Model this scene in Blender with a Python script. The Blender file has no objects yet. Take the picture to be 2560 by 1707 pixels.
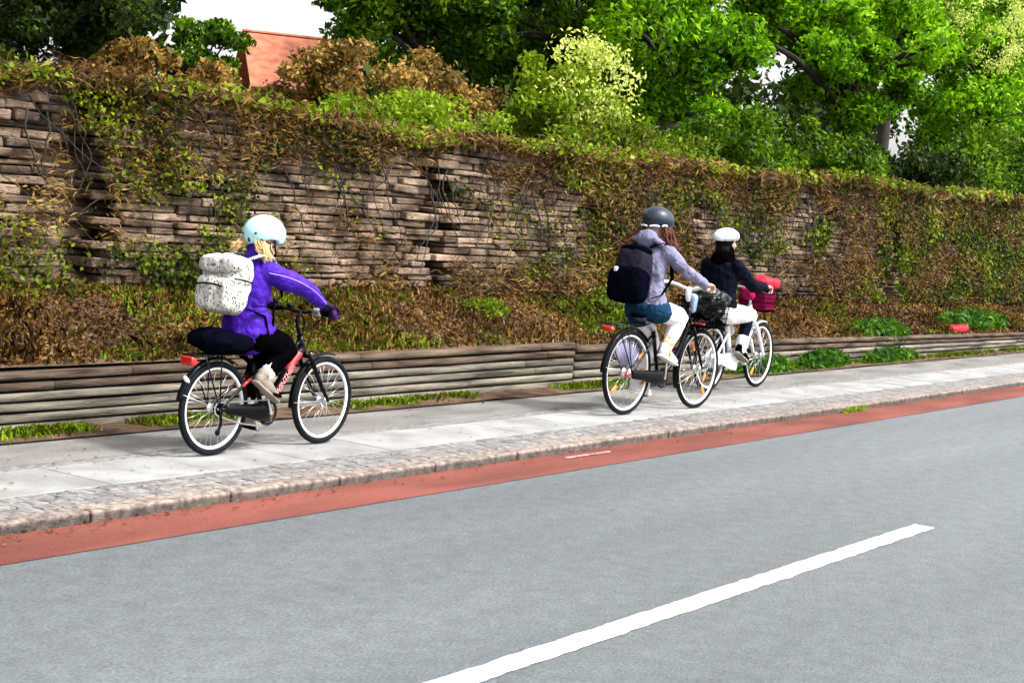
import bpy, bmesh, math, random
import numpy as np
from mathutils import Vector, Matrix, Euler, noise

sc = bpy.context.scene
C = sc.collection
rng = np.random.default_rng(7)
random.seed(7)
R = math.radians

# ------------------------------------------------------------------ camera
cam_d = bpy.data.cameras.new('camera')
cam = bpy.data.objects.new('camera', cam_d); C.objects.link(cam)
TH, PIT, ROL = .587, .081, -.083
F = Vector((math.cos(TH)*math.cos(PIT), math.sin(TH)*math.cos(PIT), -math.sin(PIT)))
Rv = Vector((math.sin(TH), -math.cos(TH), 0)); Uv = Rv.cross(F)
c_, s_ = math.cos(ROL), math.sin(ROL)
R2 = Rv*c_ - Uv*s_; U2 = Rv*s_ + Uv*c_
m = Matrix((R2, U2, -F)).transposed().to_4x4(); m.translation = (0, 0, 1.693)
cam.matrix_world = m
cam_d.lens = 57.35; cam_d.sensor_width = 36; cam_d.clip_start = .05; cam_d.clip_end = 3000
sc.camera = cam

# ------------------------------------------------------------------ sky, sun, exposure
SUN_EL, SUN_AZ = R(52), R(-75)      # azimuth of the sun as an angle from +X (towards the road side)
w = bpy.data.worlds.new('World'); sc.world = w; w.use_nodes = True
nt = w.node_tree; nt.nodes.clear()
sky = nt.nodes.new('ShaderNodeTexSky'); sky.sky_type = 'NISHITA'; sky.sun_disc = False
sky.sun_elevation = SUN_EL; sky.sun_rotation = R(90) - SUN_AZ
sky.air_density = 1.0; sky.dust_density = 4.0; sky.ozone_density = 1.0
hs = nt.nodes.new('ShaderNodeHueSaturation'); hs.inputs['Saturation'].default_value = .15
bg = nt.nodes.new('ShaderNodeBackground'); bg.inputs['Strength'].default_value = .15
wo = nt.nodes.new('ShaderNodeOutputWorld')
nt.links.new(sky.outputs[0], hs.inputs['Color']); nt.links.new(hs.outputs[0], bg.inputs[0]); nt.links.new(bg.outputs[0], wo.inputs[0])
sd = bpy.data.lights.new('sun', 'SUN'); sd.energy = 2.2; sd.angle = R(7); sd.color = (1, .96, .9)
so = bpy.data.objects.new('sun', sd); C.objects.link(so)
sdir = Vector((math.cos(SUN_EL)*math.cos(SUN_AZ), math.cos(SUN_EL)*math.sin(SUN_AZ), math.sin(SUN_EL)))
so.rotation_euler = sdir.to_track_quat('Z', 'Y').to_euler(); so.location = (0, 0, 30)
vs = sc.view_settings; vs.view_transform = 'Standard'; vs.look = 'None'; vs.gamma = 1; vs.exposure = 1.48; vs.use_curve_mapping = False
sc.cycles.max_bounces = 6; sc.cycles.transparent_max_bounces = 8

# ------------------------------------------------------------------ helpers
def tag(o, label=None, cat=None, group=None, kind=None):
    if label: o['label'] = label
    if cat: o['category'] = cat
    if group: o['group'] = group
    if kind: o['kind'] = kind
    return o
def empty(name, loc, rz=0):
    o = bpy.data.objects.new(name, None); C.objects.link(o); o.location = loc; o.rotation_euler = (0, 0, rz)
    o.empty_display_size = .1
    return o

def mat(name, col, rough=.6, var=.12, scale=8., bump=0., bscale=40., metal=0., col2=None, spec=.5, trans=0., island=0., stretch=None, coat=0., ramp=(.35, .65)):
    """procedural Principled: two-tone noise, optional bump, optional per-island tone shift"""
    m = bpy.data.materials.new(name); m.use_nodes = True
    n = m.node_tree; b = n.nodes['Principled BSDF']
    b.inputs['Roughness'].default_value = rough; b.inputs['Metallic'].default_value = metal
    b.inputs['Specular IOR Level'].default_value = spec
    b.inputs['Coat Weight'].default_value = coat
    tc = n.nodes.new('ShaderNodeTexCoord'); mp = n.nodes.new('ShaderNodeMapping')
    if stretch: mp.inputs['Scale'].default_value = stretch
    n.links.new(tc.outputs['Object'], mp.inputs[0])
    nz = n.nodes.new('ShaderNodeTexNoise'); nz.inputs['Scale'].default_value = scale; nz.inputs['Detail'].default_value = 6
    n.links.new(mp.outputs[0], nz.inputs['Vector'])
    rp = n.nodes.new('ShaderNodeValToRGB')
    c1 = [max(0, x*(1-var)) for x in col[:3]]
    c2 = list(col2) if col2 else [min(1, x*(1+var)) for x in col[:3]]
    rp.color_ramp.elements[0].color = (*c1, 1); rp.color_ramp.elements[1].color = (*c2, 1)
    rp.color_ramp.elements[0].position = ramp[0]; rp.color_ramp.elements[1].position = ramp[1]
    n.links.new(nz.outputs[0], rp.inputs[0])
    out = rp.outputs[0]
    if island:
        g = n.nodes.new('ShaderNodeNewGeometry')
        mr = n.nodes.new('ShaderNodeMapRange'); mr.inputs[3].default_value = 1-island; mr.inputs[4].default_value = 1+island
        n.links.new(g.outputs['Random Per Island'], mr.inputs[0])
        hv = n.nodes.new('ShaderNodeHueSaturation')
        n.links.new(mr.outputs[0], hv.inputs['Value']); n.links.new(out, hv.inputs['Color']); out = hv.outputs[0]
    n.links.new(out, b.inputs['Base Color'])
    if bump:
        nb = n.nodes.new('ShaderNodeTexNoise'); nb.inputs['Scale'].default_value = bscale; nb.inputs['Detail'].default_value = 5
        n.links.new(mp.outputs[0], nb.inputs['Vector'])
        bp = n.nodes.new('ShaderNodeBump'); bp.inputs['Strength'].default_value = bump; bp.inputs['Distance'].default_value = .02
        n.links.new(nb.outputs[0], bp.inputs['Height']); n.links.new(bp.outputs[0], b.inputs['Normal'])
    m.diffuse_color = (*col[:3], 1)
    return m

def leafmat(name, cols, trans=.35, clump=1.2, rough=.5):
    """leaf colours picked per leaf and by clump, part of the light goes through"""
    m = bpy.data.materials.new(name); m.use_nodes = True
    n = m.node_tree; b = n.nodes['Principled BSDF']; out = n.nodes['Material Output']
    b.inputs['Roughness'].default_value = rough; b.inputs['Specular IOR Level'].default_value = .12
    g = n.nodes.new('ShaderNodeNewGeometry'); tc = n.nodes.new('ShaderNodeTexCoord')
    nz = n.nodes.new('ShaderNodeTexNoise'); nz.inputs['Scale'].default_value = clump; nz.inputs['Detail'].default_value = 3
    n.links.new(tc.outputs['Object'], nz.inputs['Vector'])
    ms = n.nodes.new('ShaderNodeMath'); ms.operation = 'MULTIPLY_ADD'; ms.inputs[1].default_value = 2.2; ms.inputs[2].default_value = -.85
    n.links.new(nz.outputs[0], ms.inputs[0])
    mx = n.nodes.new('ShaderNodeMix'); mx.data_type = 'FLOAT'; mx.inputs[0].default_value = .5
    n.links.new(g.outputs['Random Per Island'], mx.inputs[2]); n.links.new(ms.outputs[0], mx.inputs[3])
    rp = n.nodes.new('ShaderNodeValToRGB'); el = rp.color_ramp.elements
    k = len(cols)
    el[0].position = .1; el[0].color = (*cols[0], 1); el[1].position = .9; el[1].color = (*cols[-1], 1)
    for i in range(1, k-1):
        e = el.new(.1 + .8*i/(k-1)); e.color = (*cols[i], 1)
    n.links.new(mx.outputs[0], rp.inputs[0]); n.links.new(rp.outputs[0], b.inputs['Base Color'])
    tr = n.nodes.new('ShaderNodeBsdfTranslucent'); n.links.new(rp.outputs[0], tr.inputs[0])
    ml = n.nodes.new('ShaderNodeMixShader'); ml.inputs[0].default_value = trans
    n.links.new(b.outputs[0], ml.inputs[1]); n.links.new(tr.outputs[0], ml.inputs[2]); n.links.new(ml.outputs[0], out.inputs[0])
    return m

class MB:
    """collects closed pieces, then links them as one mesh object"""
    def __init__(s): s.v = []; s.f = []
    def add(s, vs, fs):
        o = len(s.v); s.v += [tuple(v) for v in vs]; s.f += [tuple(i+o for i in f) for f in fs]; return s
    def box(s, c, d, rot=None, jit=0.):
        vs = []
        M = Euler(rot).to_matrix() if rot else None
        for z in (-.5, .5):
            for y in (-.5, .5):
                for x in (-.5, .5):
                    p = Vector((x*d[0], y*d[1], z*d[2]))
                    if jit: p += Vector([random.uniform(-jit, jit) for _ in range(3)])
                    if M: p = M @ p
                    vs.append(p + Vector(c))
        return s.add(vs, [(0, 2, 3, 1), (4, 5, 7, 6), (0, 1, 5, 4), (2, 6, 7, 3), (0, 4, 6, 2), (1, 3, 7, 5)])
    def loft(s, secs, n=12, caps=True, A=None, sq=1.):
        """secs: (x,y,z,ra[,rb]); ra along axis A (default y), rb across it; round ends"""
        P = [Vector(q[:3]) for q in secs]; ra = [q[3] for q in secs]; rb = [q[4] if len(q) > 4 else q[3] for q in secs]
        T = []
        for i in range(len(P)):
            t = P[min(i+1, len(P)-1)] - P[max(i-1, 0)]
            T.append(t.normalized() if t.length > 1e-9 else Vector((0, 0, 1)))
        rings = []
        a0 = Vector(A) if A else None
        prev = None
        def ring(p, t, r1, r2):
            nonlocal prev
            if a0 is not None: a = a0 - t*a0.dot(t)
            elif prev is None:
                a = Vector((0, 1, 0)) - t*t.y
                if a.length < .3: a = Vector((1, 0, 0)) - t*t.x
            else: a = prev - t*prev.dot(t)
            if a.length < 1e-6: a = Vector((1, 0, 0))
            a.normalize(); prev = a; b = t.cross(a)
            out = []
            for k in range(n):
                th = 2*math.pi*k/n; cx, sx = math.cos(th), math.sin(th)
                if sq != 1.:
                    cx = math.copysign(abs(cx)**sq, cx); sx = math.copysign(abs(sx)**sq, sx)
                out.append(p + a*(r1*cx) + b*(r2*sx))
            return out
        if caps:
            rr = min(ra[0], rb[0])
            for q in (.97, .8, .45): 
                h = math.sin(math.acos(min(1, 1-q))) if False else q
                k = math.sqrt(max(0, 1-h*h)); rings.append(ring(P[0]-T[0]*rr*h, T[0], ra[0]*k, rb[0]*k))
        for i in range(len(P)): rings.append(ring(P[i], T[i], ra[i], rb[i]))
        if caps:
            rr = min(ra[-1], rb[-1])
            for q in (.45, .8, .97):
                k = math.sqrt(max(0, 1-q*q)); rings.append(ring(P[-1]+T[-1]*rr*q, T[-1], ra[-1]*k, rb[-1]*k))
        vs = [v for r_ in rings for v in r_]; fs = []
        for i in range(len(rings)-1):
            for k in range(n):
                k2 = (k+1) % n
                fs.append((i*n+k, i*n+k2, (i+1)*n+k2, (i+1)*n+k))
        fs.append(tuple(range(n-1, -1, -1))); L = (len(rings)-1)*n; fs.append(tuple(L+k for k in range(n)))
        return s.add(vs, fs)
    def tube(s, pts, r, n=10, sm=0):
        pts = [Vector(p) for p in pts]
        for _ in range(sm):
            q = [pts[0]]
            for a, b in zip(pts, pts[1:]): q += [a*.75+b*.25, a*.25+b*.75]
            q.append(pts[-1]); pts = q
        rs = r if isinstance(r, (list, tuple)) else [r]*len(pts)
        if len(rs) != len(pts): rs = [np.interp(i/(len(pts)-1), np.linspace(0, 1, len(rs)), rs) for i in range(len(pts))]
        ends = caps = False
        vs = [(*p, float(q)) for p, q in zip(pts, rs)]
        # flat ends
        return s.loft(vs, n=n, caps=False)
    def ell(s, c, r, rot=None, n=16, m_=10, cut=None):
        vs = []; fs = []; M = Euler(rot).to_matrix() if rot else None
        for i in range(1, m_):
            ph = math.pi*i/m_
            for k in range(n):
                th = 2*math.pi*k/n
                p = Vector((r[0]*math.sin(ph)*math.cos(th), r[1]*math.sin(ph)*math.sin(th), r[2]*math.cos(ph)))
                if cut: p.z = max(p.z, cut(p.x))
                vs.append((M @ p if M else p) + Vector(c))
        top = Vector((0, 0, r[2])); bot = Vector((0, 0, -r[2] if not cut else max(-r[2], cut(0))))
        vs += [(M @ top if M else top)+Vector(c), (M @ bot if M else bot)+Vector(c)]
        a = len(vs)-2
        for i in range(m_-2):
            for k in range(n):
                k2 = (k+1) % n; fs.append((i*n+k, (i+1)*n+k, (i+1)*n+k2, i*n+k2))
        for k in range(n):
            k2 = (k+1) % n; fs.append((a, k, k2)); fs.append((a+1, (m_-2)*n+k2, (m_-2)*n+k))
        return s.add(vs, fs)
    def lathe(s, prof, c=(0, 0, 0), a0=0, a1=2*math.pi, n=48):
        """closed profile (r, y) swept about the y axis through c"""
        full = abs(a1-a0-2*math.pi) < 1e-6; k = len(prof); N = n if full else n+1
        vs = []; fs = []
        for i in range(N):
            th = a0+(a1-a0)*i/n
            for r_, y in prof: vs.append((c[0]+r_*math.cos(th), c[1]+y, c[2]+r_*math.sin(th)))
        for i in range(n):
            i2 = (i+1) % N
            for j in range(k):
                j2 = (j+1) % k; fs.append((i*k+j, i*k+j2, i2*k+j2, i2*k+j))
        if not full:
            fs.append(tuple(range(k-1, -1, -1))); fs.append(tuple((N-1)*k+j for j in range(k)))
        return s.add(vs, fs)
    def sbox(s, c, d, e=.35, rot=None, n=20, m_=12, taper=0.):
        """soft box (superellipsoid)"""
        M = Euler(rot).to_matrix() if rot else Matrix.Identity(3)
        sg = lambda v, p: math.copysign(abs(v)**p, v)
        vs = []; fs = []
        for i in range(1, m_):
            ph = -math.pi/2+math.pi*i/m_
            for k in range(n):
                th = 2*math.pi*k/n
                z = sg(math.sin(ph), e); t = 1-taper*(z*.5+.5)
                p = Vector((d[0]/2*sg(math.cos(ph), e)*sg(math.cos(th), e)*t, d[1]/2*sg(math.cos(ph), e)*sg(math.sin(th), e)*t, d[2]/2*z))
                vs.append(M @ p + Vector(c))
        vs += [M @ Vector((0, 0, d[2]/2))+Vector(c), M @ Vector((0, 0, -d[2]/2))+Vector(c)]; a = len(vs)-2
        for i in range(m_-2):
            for k in range(n):
                k2 = (k+1) % n; fs.append((i*n+k, i*n+k2, (i+1)*n+k2, (i+1)*n+k))
        for k in range(n):
            k2 = (k+1) % n; fs.append((a+1, k2, k)); fs.append((a, (m_-2)*n+k, (m_-2)*n+k2))
        return s.add(vs, fs)
    def build(s, name, material, parent=None, smooth=True, bevel=0., seg=1):
        me = bpy.data.meshes.new(name); me.from_pydata(s.v, [], s.f); me.validate()
        if smooth: me.polygons.foreach_set('use_smooth', [True]*len(me.polygons))
        me.materials.append(material)
        o = bpy.data.objects.new(name, me); C.objects.link(o)
        if parent: o.parent = parent
        if bevel:
            b = o.modifiers.new('b', 'BEVEL'); b.width = bevel; b.segments = seg; b.limit_method = 'ANGLE'
        return o
    def yaw(s, cx, cy, a, start=0):
        c, q = math.cos(a), math.sin(a)
        s.v[start:] = [(cx+(v[0]-cx)*c-(v[1]-cy)*q, cy+(v[0]-cx)*q+(v[1]-cy)*c, v[2]) for v in s.v[start:]]; return s
    def blob(s, name, material, parent=None, vox=.008, smooth=4, wr=0., wscale=.08, sub=None):
        """the pieces melted into one continuous surface, optional cloth wrinkles"""
        o = s.build(name, material, parent)
        r_ = o.modifiers.new('r', 'REMESH'); r_.mode = 'VOXEL'; r_.voxel_size = vox; r_.use_smooth_shade = True
        if smooth:
            q = o.modifiers.new('s', 'SMOOTH'); q.factor = .5; q.iterations = smooth
        if wr:
            t = bpy.data.textures.new('folds', 'CLOUDS'); t.noise_scale = wscale; t.noise_depth = 2
            d = o.modifiers.new('d', 'DISPLACE'); d.texture = t; d.strength = wr; d.mid_level = .5; d.texture_coords = 'LOCAL'
        return o

def fast(name, V, k, material, parent=None):
    """V (N,k,3): N loose k-gons as one mesh"""
    N = V.shape[0]; me = bpy.data.meshes.new(name)
    me.vertices.add(N*k); me.vertices.foreach_set('co', V.reshape(-1).astype(np.float32))
    me.loops.add(N*k); me.loops.foreach_set('vertex_index', np.arange(N*k, dtype=np.int32))
    me.polygons.add(N); me.polygons.foreach_set('loop_start', np.arange(0, N*k, k, dtype=np.int32))
    me.update(calc_edges=True); me.materials.append(material)
    o = bpy.data.objects.new(name, me); C.objects.link(o)
    if parent: o.parent = parent
    return o
def unit(v): return v/np.maximum(np.linalg.norm(v, axis=-1, keepdims=True), 1e-9)
def leaves(cen, size, asp=.55, face=None, bias=0., droop=0., along=None, abias=0.):
    """rhombic leaves: face = preferred normal, along = preferred long axis"""
    N = len(cen); nrm = unit(rng.normal(size=(N, 3)))
    if face is not None: nrm = unit(nrm*(1-bias)+np.array(face)*bias)
    a = rng.normal(size=(N, 3))
    if along is not None: a = a*(1-abias)+np.array(along)*abias*2
    a = unit(a - nrm*np.sum(a*nrm, 1, keepdims=True)); b = np.cross(nrm, a)
    L = np.asarray(size).reshape(-1, 1)*np.ones((N, 1)); a = a*L*.5; b = b*L*.5*asp
    k = nrm*L*.12
    V = np.stack([cen-a, cen+b*1.0-a*.1+k, cen+a-np.array([0, 0, droop])*L, cen-b-a*.1+k], 1)
    return V
def fbm(x, y, z=0., o=4): return noise.fractal(Vector((x, y, z)), 1., 2., o)

# ------------------------------------------------------------------ materials
M = {}
def speckle(m, scale, lo, hi, detail=2):
    n = m.node_tree; b = n.nodes['Principled BSDF']; src = b.inputs['Base Color'].links[0].from_socket
    tc = [q for q in n.nodes if q.type == 'TEX_COORD'][0]
    nz = n.nodes.new('ShaderNodeTexNoise'); nz.inputs['Scale'].default_value = scale; nz.inputs['Detail'].default_value = detail; nz.inputs['Roughness'].default_value = .7
    n.links.new(tc.outputs['Object'], nz.inputs['Vector'])
    mr = n.nodes.new('ShaderNodeMapRange'); mr.inputs[1].default_value = .3; mr.inputs[2].default_value = .7; mr.inputs[3].default_value = lo; mr.inputs[4].default_value = hi
    n.links.new(nz.outputs[0], mr.inputs[0])
    hv = n.nodes.new('ShaderNodeHueSaturation'); n.links.new(mr.outputs[0], hv.inputs['Value']); n.links.new(src, hv.inputs['Color'])
    n.links.new(hv.outputs[0], b.inputs['Base Color']); return m
M['asphalt'] = speckle(speckle(mat('asphalt', (0.09072, 0.1053, 0.1158), .68, .1, .45, bump=.8, bscale=150, col2=(0.1361, 0.1523, 0.162), stretch=(.22, 1.6, 1), ramp=(.3, .7)), 62, .58, 1.45, 4), 9, .84, 1.16)
M['red_asphalt'] = mat('red_asphalt', (.125, .034, .024), .85, .15, 2.5, bump=.4, bscale=220, col2=(.185, .054, .038), stretch=(.3, 1, 1))
M['red_asphalt'] = speckle(M['red_asphalt'], 90, .75, 1.25)
M['paint'] = speckle(mat('paint', (0.45, 0.45, 0.441), .6, .12, 30, bump=.3, bscale=120, col2=(0.648, 0.648, 0.63), ramp=(.25, .5)), 60, .9, 1.05)
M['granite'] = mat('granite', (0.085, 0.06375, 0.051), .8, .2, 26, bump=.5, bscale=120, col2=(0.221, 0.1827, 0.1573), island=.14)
M['cobble'] = mat('cobble', (0.1211, 0.1148, 0.1179), .8, .2, 24, bump=.4, bscale=80, col2=(0.2104, 0.1976, 0.1849), island=.16)
M['slab'] = mat('slab', (0.2007, 0.2007, 0.1977), .85, .12, 3, bump=.3, bscale=160, col2=(0.2715, 0.2715, 0.2626), island=.09)
speckle(M['slab'], 70, .88, 1.12)
M['strip'] = mat('strip', (0.1215, 0.1148, 0.108), .9, .15, 3, bump=.5, bscale=160, col2=(0.1823, 0.1722, 0.1586), stretch=(.4, 1, 1))
speckle(M['strip'], 80, .75, 1.25)
M['soil'] = mat('soil', (0.06, 0.04, 0.0256), .95, .35, 5, bump=.9, bscale=30, col2=(0.128, 0.08, 0.048))
M['ground'] = mat('ground', (0.063, 0.072, 0.0315), .95, .3, 2, bump=.6, bscale=12)
M['timber'] = mat('timber', (0.08611, 0.07286, 0.0563), .85, .35, 5, bump=.8, bscale=40, col2=(0.2517, 0.2252, 0.1788), stretch=(.35, 3, 5), island=.18)
M['timber_dark'] = mat('timber_dark', (0.0455, 0.0294, 0.0196), .85, .35, 6, bump=.8, bscale=40, col2=(0.14, 0.1015, 0.0735), stretch=(.35, 3, 5), island=.15)
M['stone'] = mat('stone', (.040, .025, .014), .9, .35, 4.5, bump=1., bscale=30, col2=(.225, .160, .115), island=.5, stretch=(.6, 1, 1.6))
M['bark'] = mat('bark', (0.02, 0.016, 0.012), .95, .4, 14, bump=1., bscale=30, stretch=(1, 1, .25))
M['rubber'] = mat('rubber', (.006, .007, .010), .6, .3, 40, bump=.3, bscale=200, spec=.08)
M['alu'] = mat('alu', (.72, .73, .75), .32, .08, 20, metal=.85)
M['rim'] = mat('rim', (.80, .80, .80), .4, .05, 20, metal=.35)
M['steel'] = mat('steel', (.55, .56, .58), .3, .1, 30, metal=.9)
M['black'] = mat('black', (.002, .0025, .004), .25, .2, 20, spec=.12)
M['blackmat'] = mat('blackmat', (.003, .003, .004), .75, .3, 30, bump=.2, bscale=90, spec=.0)
M['red_paint'] = mat('red_paint', (.42, .012, .022), .3, .2, 30, coat=.5)
M['pink'] = mat('pink', (.66, .20, .20), .4, .05, 20)
M['white_paint'] = mat('white_paint', (.80, .80, .80), .3, .05, 10, coat=.4)
M['red_lens'] = mat('red_lens', (0.434, 0.014, 0.0084), .15, .1, 60, coat=.6)
M['orange'] = mat('orange', (0.68, 0.2, 0.012), .25, .1, 60, coat=.5)
M['skin'] = mat('skin', (0.465, 0.3, 0.2325), .5, .08, 18, bump=.1, bscale=120)
M['eye'] = mat('eye', (.03, .025, .02), .15, .1, 10)
M['blonde'] = mat('blonde', (0.496, 0.336, 0.16), .5, .25, 40, stretch=(1, 1, .2), island=.2)
M['brown_hair'] = mat('brown_hair', (0.072, 0.02, 0.0112), .5, .3, 40, stretch=(1, 1, .2), island=.25)
M['dark_hair'] = mat('dark_hair', (.003, .0025, .0025), .7, .3, 40, spec=.08)
M['purple'] = mat('purple', (0.0357, 0.0068, 0.255), .6, .12, 7, bump=.55, bscale=22, col2=(0.0578, 0.01275, 0.357), spec=.25)
M['purple_trim'] = mat('purple_trim', (.42, .3, .75), .6, .05)
M['black_cloth'] = mat('black_cloth', (.0012, .0012, .0018), .95, .3, 20, bump=.3, bscale=120, spec=.0)
M['navy_cloth'] = mat('navy_cloth', (.0018, .003, .008), .6, .3, 12, bump=.3, bscale=100, spec=.03)
M['lavender'] = mat('lavender', (0.1728, 0.1692, 0.2592), .85, .15, 9, bump=.55, bscale=22)
M['denim'] = mat('denim', (0.0078, 0.0325, 0.0715), .85, .3, 14, bump=.4, bscale=260)
M['white_cloth'] = mat('white_cloth', (0.702, 0.702, 0.738), .75, .06, 10, bump=.2, bscale=160)
M['beige'] = mat('beige', (.23, .195, .16), .7, .2, 14, bump=.3, bscale=100)
M['glove'] = mat('glove', (.008, .004, .014), .8, .5, 18, bump=.3, bscale=120, col2=(.06, .018, .12), spec=.05, ramp=(.45, .7))
M['mint'] = mat('mint', (0.3696, 0.6512, 0.6776), .28, .04, 6, coat=.5)
M['slate'] = mat('slate', (.006, .016, .032), .45, .15, 8, coat=.3)
M['pearl'] = mat('pearl', (.74, .80, .86), .3, .05, 8, coat=.4)
M['bluegrey'] = mat('bluegrey', (.22, .32, .44), .35, .1, 8, coat=.4)
M['bagblack'] = mat('bagblack', (.0016, .002, .005), .65, .3, 10, bump=.4, bscale=70, spec=.0)
M['baggrey'] = mat('baggrey', (0.0132, 0.0114, 0.0204), .8, .2, 10, bump=.3, bscale=100, spec=.04)
M['plastic_bag'] = mat('plastic_bag', (.004, .0045, .006), .2, .3, 10, bump=1., bscale=18, spec=.35)
M['red_cloth'] = mat('red_cloth', (0.45, 0.006, 0.02625), .55, .15, 9, bump=.4, bscale=60)
M['magenta'] = mat('magenta', (0.2614, 0.004752, 0.0594), .7, .15, 9)
M['sock_orange'] = mat('sock_orange', (0.792, 0.216, 0.045), .8, .0, 60, col2=(0.81, 0.774, 0.738), ramp=(.49, .53), stretch=(.3, .3, 1))
M['brick_tile'] = mat('brick_tile', (0.3187, 0.09877, 0.05419), .85, .15, 3, bump=.5, bscale=30, col2=(0.4208, 0.153, 0.08925))
M['house_wall'] = mat('house_wall', (0.336, 0.104, 0.056), .9, .12, 2, bump=.3, bscale=60)
M['glass'] = mat('glass', (.04, .05, .06), .08, .1, 2)
M['fence_wood'] = mat('fence_wood', (0.072, 0.036, 0.028), .8, .3, 6, bump=.4, bscale=40, island=.2)
# speckled fabric of the child's rucksack
ms = mat('speckled', (.6, .58, .54), .8, .05, 10); n = ms.node_tree; b = n.nodes['Principled BSDF']
vo = n.nodes.new('ShaderNodeTexVoronoi'); vo.inputs['Scale'].default_value = 52
mpn = n.nodes.new('ShaderNodeMapping'); mpn.inputs['Scale'].default_value = (1.4, 1.4, .8)
tcn = n.nodes.new('ShaderNodeTexCoord'); n.links.new(tcn.outputs['Object'], mpn.inputs[0]); n.links.new(mpn.outputs[0], vo.inputs['Vector'])
rp = n.nodes.new('ShaderNodeValToRGB'); rp.color_ramp.elements[0].position = .24; rp.color_ramp.elements[1].position = .40
rp.color_ramp.elements[0].color = (.03, .045, .05, 1); rp.color_ramp.elements[1].color = (.50, .485, .45, 1)
n.links.new(vo.outputs['Distance'], rp.inputs[0]); n.links.new(rp.outputs[0], b.inputs['Base Color'])
M['speckled'] = ms

for k_, v_ in dict(denim=.05, lavender=.08, purple=.12, brown_hair=.12, blonde=.25, stone=.15, timber=.2, timber_dark=.15, soil=.1, slate=.3, beige=.2, red_cloth=.2, magenta=.1, red_asphalt=.25, sock_orange=.1, white_cloth=.1, speckled=.1, brick_tile=.2, skin=.3).items():
    M[k_].node_tree.nodes['Principled BSDF'].inputs['Specular IOR Level'].default_value = v_
L = {}
L['ivy'] = leafmat('ivy', [(.006, .012, .002), (.045, .062, .003), (.16, .20, .006), (.34, .37, .02)], .3, .9)
L['dry'] = leafmat('dry', [(.016, .008, .003), (.075, .037, .010), (.20, .115, .026), (.38, .28, .085)], .15, 1.1)
L['litter'] = leafmat('litter', [(.018, .008, .003), (.11, .052, .010), (.30, .165, .03)], .1, 1.2)
L['grass'] = leafmat('grass', [(.08, .06, .01), (.07, .12, .004), (.20, .31, .008), (.40, .44, .04)], .35, 1.5)
L['darktree'] = leafmat('darktree', [(.004, .009, .002), (.015, .032, .004), (.045, .08, .006), (.11, .14, .015)], .3, .6)
L['midtree'] = leafmat('midtree', [(.01, .03, .002), (.05, .12, .003), (.16, .30, .008), (.42, .54, .09)], .45, .7)
L['chestnut'] = leafmat('chestnut', [(.014, .05, .002), (.10, .26, .003), (.32, .60, .01), (.66, .80, .14)], .55, .6)
L['yellowgreen'] = leafmat('yellowgreen', [(.09, .15, .006), (.22, .33, .01), (.40, .50, .04)], .4, .9)
L['copper'] = leafmat('copper', [(.05, .03, .006), (.22, .14, .03), (.48, .28, .08), (.26, .28, .02)], .35, 1.2)
L['cream'] = leafmat('cream', [(.42, .50, .06), (.62, .70, .18), (.80, .82, .42)], .5, 2)
L['herb'] = leafmat('herb', [(.015, .05, .004), (.05, .14, .008), (.14, .28, .02)], .35, 3)

# ------------------------------------------------------------------ setting: ground, road, track
def sheet(name, x0, x1, y0, y1, z, material, nx=1, ny=1, zf=None, label=None):
    xs = np.linspace(x0, x1, nx+1); ys = np.linspace(y0, y1, ny+1)
    vs = [(x, y, z if zf is None else zf(x, y)) for y in ys for x in xs]; W = nx+1
    fs = [(j*W+i, j*W+i+1, (j+1)*W+i+1, (j+1)*W+i) for j in range(ny) for i in range(nx)]
    mb = MB(); mb.add(vs, fs); o = mb.build(name, material, smooth=zf is not None); o['kind'] = 'structure'
    return o
sheet('ground', -1500, 1500, -1500, 1500, -.05, M['ground'])
sheet('road', -60, 260, -5, 5.98, 0, M['asphalt'])
sheet('cycle_lane', -60, 260, 5.535, 5.985, .004, M['red_asphalt'])
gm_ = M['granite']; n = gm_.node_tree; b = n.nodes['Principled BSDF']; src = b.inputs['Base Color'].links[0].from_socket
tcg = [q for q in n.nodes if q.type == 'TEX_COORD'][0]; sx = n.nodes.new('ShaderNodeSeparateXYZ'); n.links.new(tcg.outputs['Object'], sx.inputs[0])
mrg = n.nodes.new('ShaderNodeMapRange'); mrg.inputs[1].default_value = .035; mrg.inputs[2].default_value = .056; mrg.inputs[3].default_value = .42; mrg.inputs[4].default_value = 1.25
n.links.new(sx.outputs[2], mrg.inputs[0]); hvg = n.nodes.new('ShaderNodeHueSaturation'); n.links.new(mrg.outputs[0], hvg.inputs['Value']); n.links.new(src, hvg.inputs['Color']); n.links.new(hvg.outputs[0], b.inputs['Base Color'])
nn = M['paint'].node_tree; b = nn.nodes['Principled BSDF']; src = b.inputs['Base Color'].links[0].from_socket
tcp = [q for q in nn.nodes if q.type == 'TEX_COORD'][0]; nzp = nn.nodes.new('ShaderNodeTexNoise'); nzp.inputs['Scale'].default_value = 38; nzp.inputs['Detail'].default_value = 5; nn.links.new(tcp.outputs['Object'], nzp.inputs['Vector'])
rpp = nn.nodes.new('ShaderNodeValToRGB'); rpp.color_ramp.elements[0].position = .66; rpp.color_ramp.elements[1].position = .72; nn.links.new(nzp.outputs[0], rpp.inputs[0])
mxp = nn.nodes.new('ShaderNodeMix'); mxp.data_type = 'RGBA'; nn.links.new(rpp.outputs[0], mxp.inputs[0]); nn.links.new(src, mxp.inputs[6]); mxp.inputs[7].default_value = (.16, .17, .175, 1); nn.links.new(mxp.outputs[2], b.inputs['Base Color'])
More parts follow.
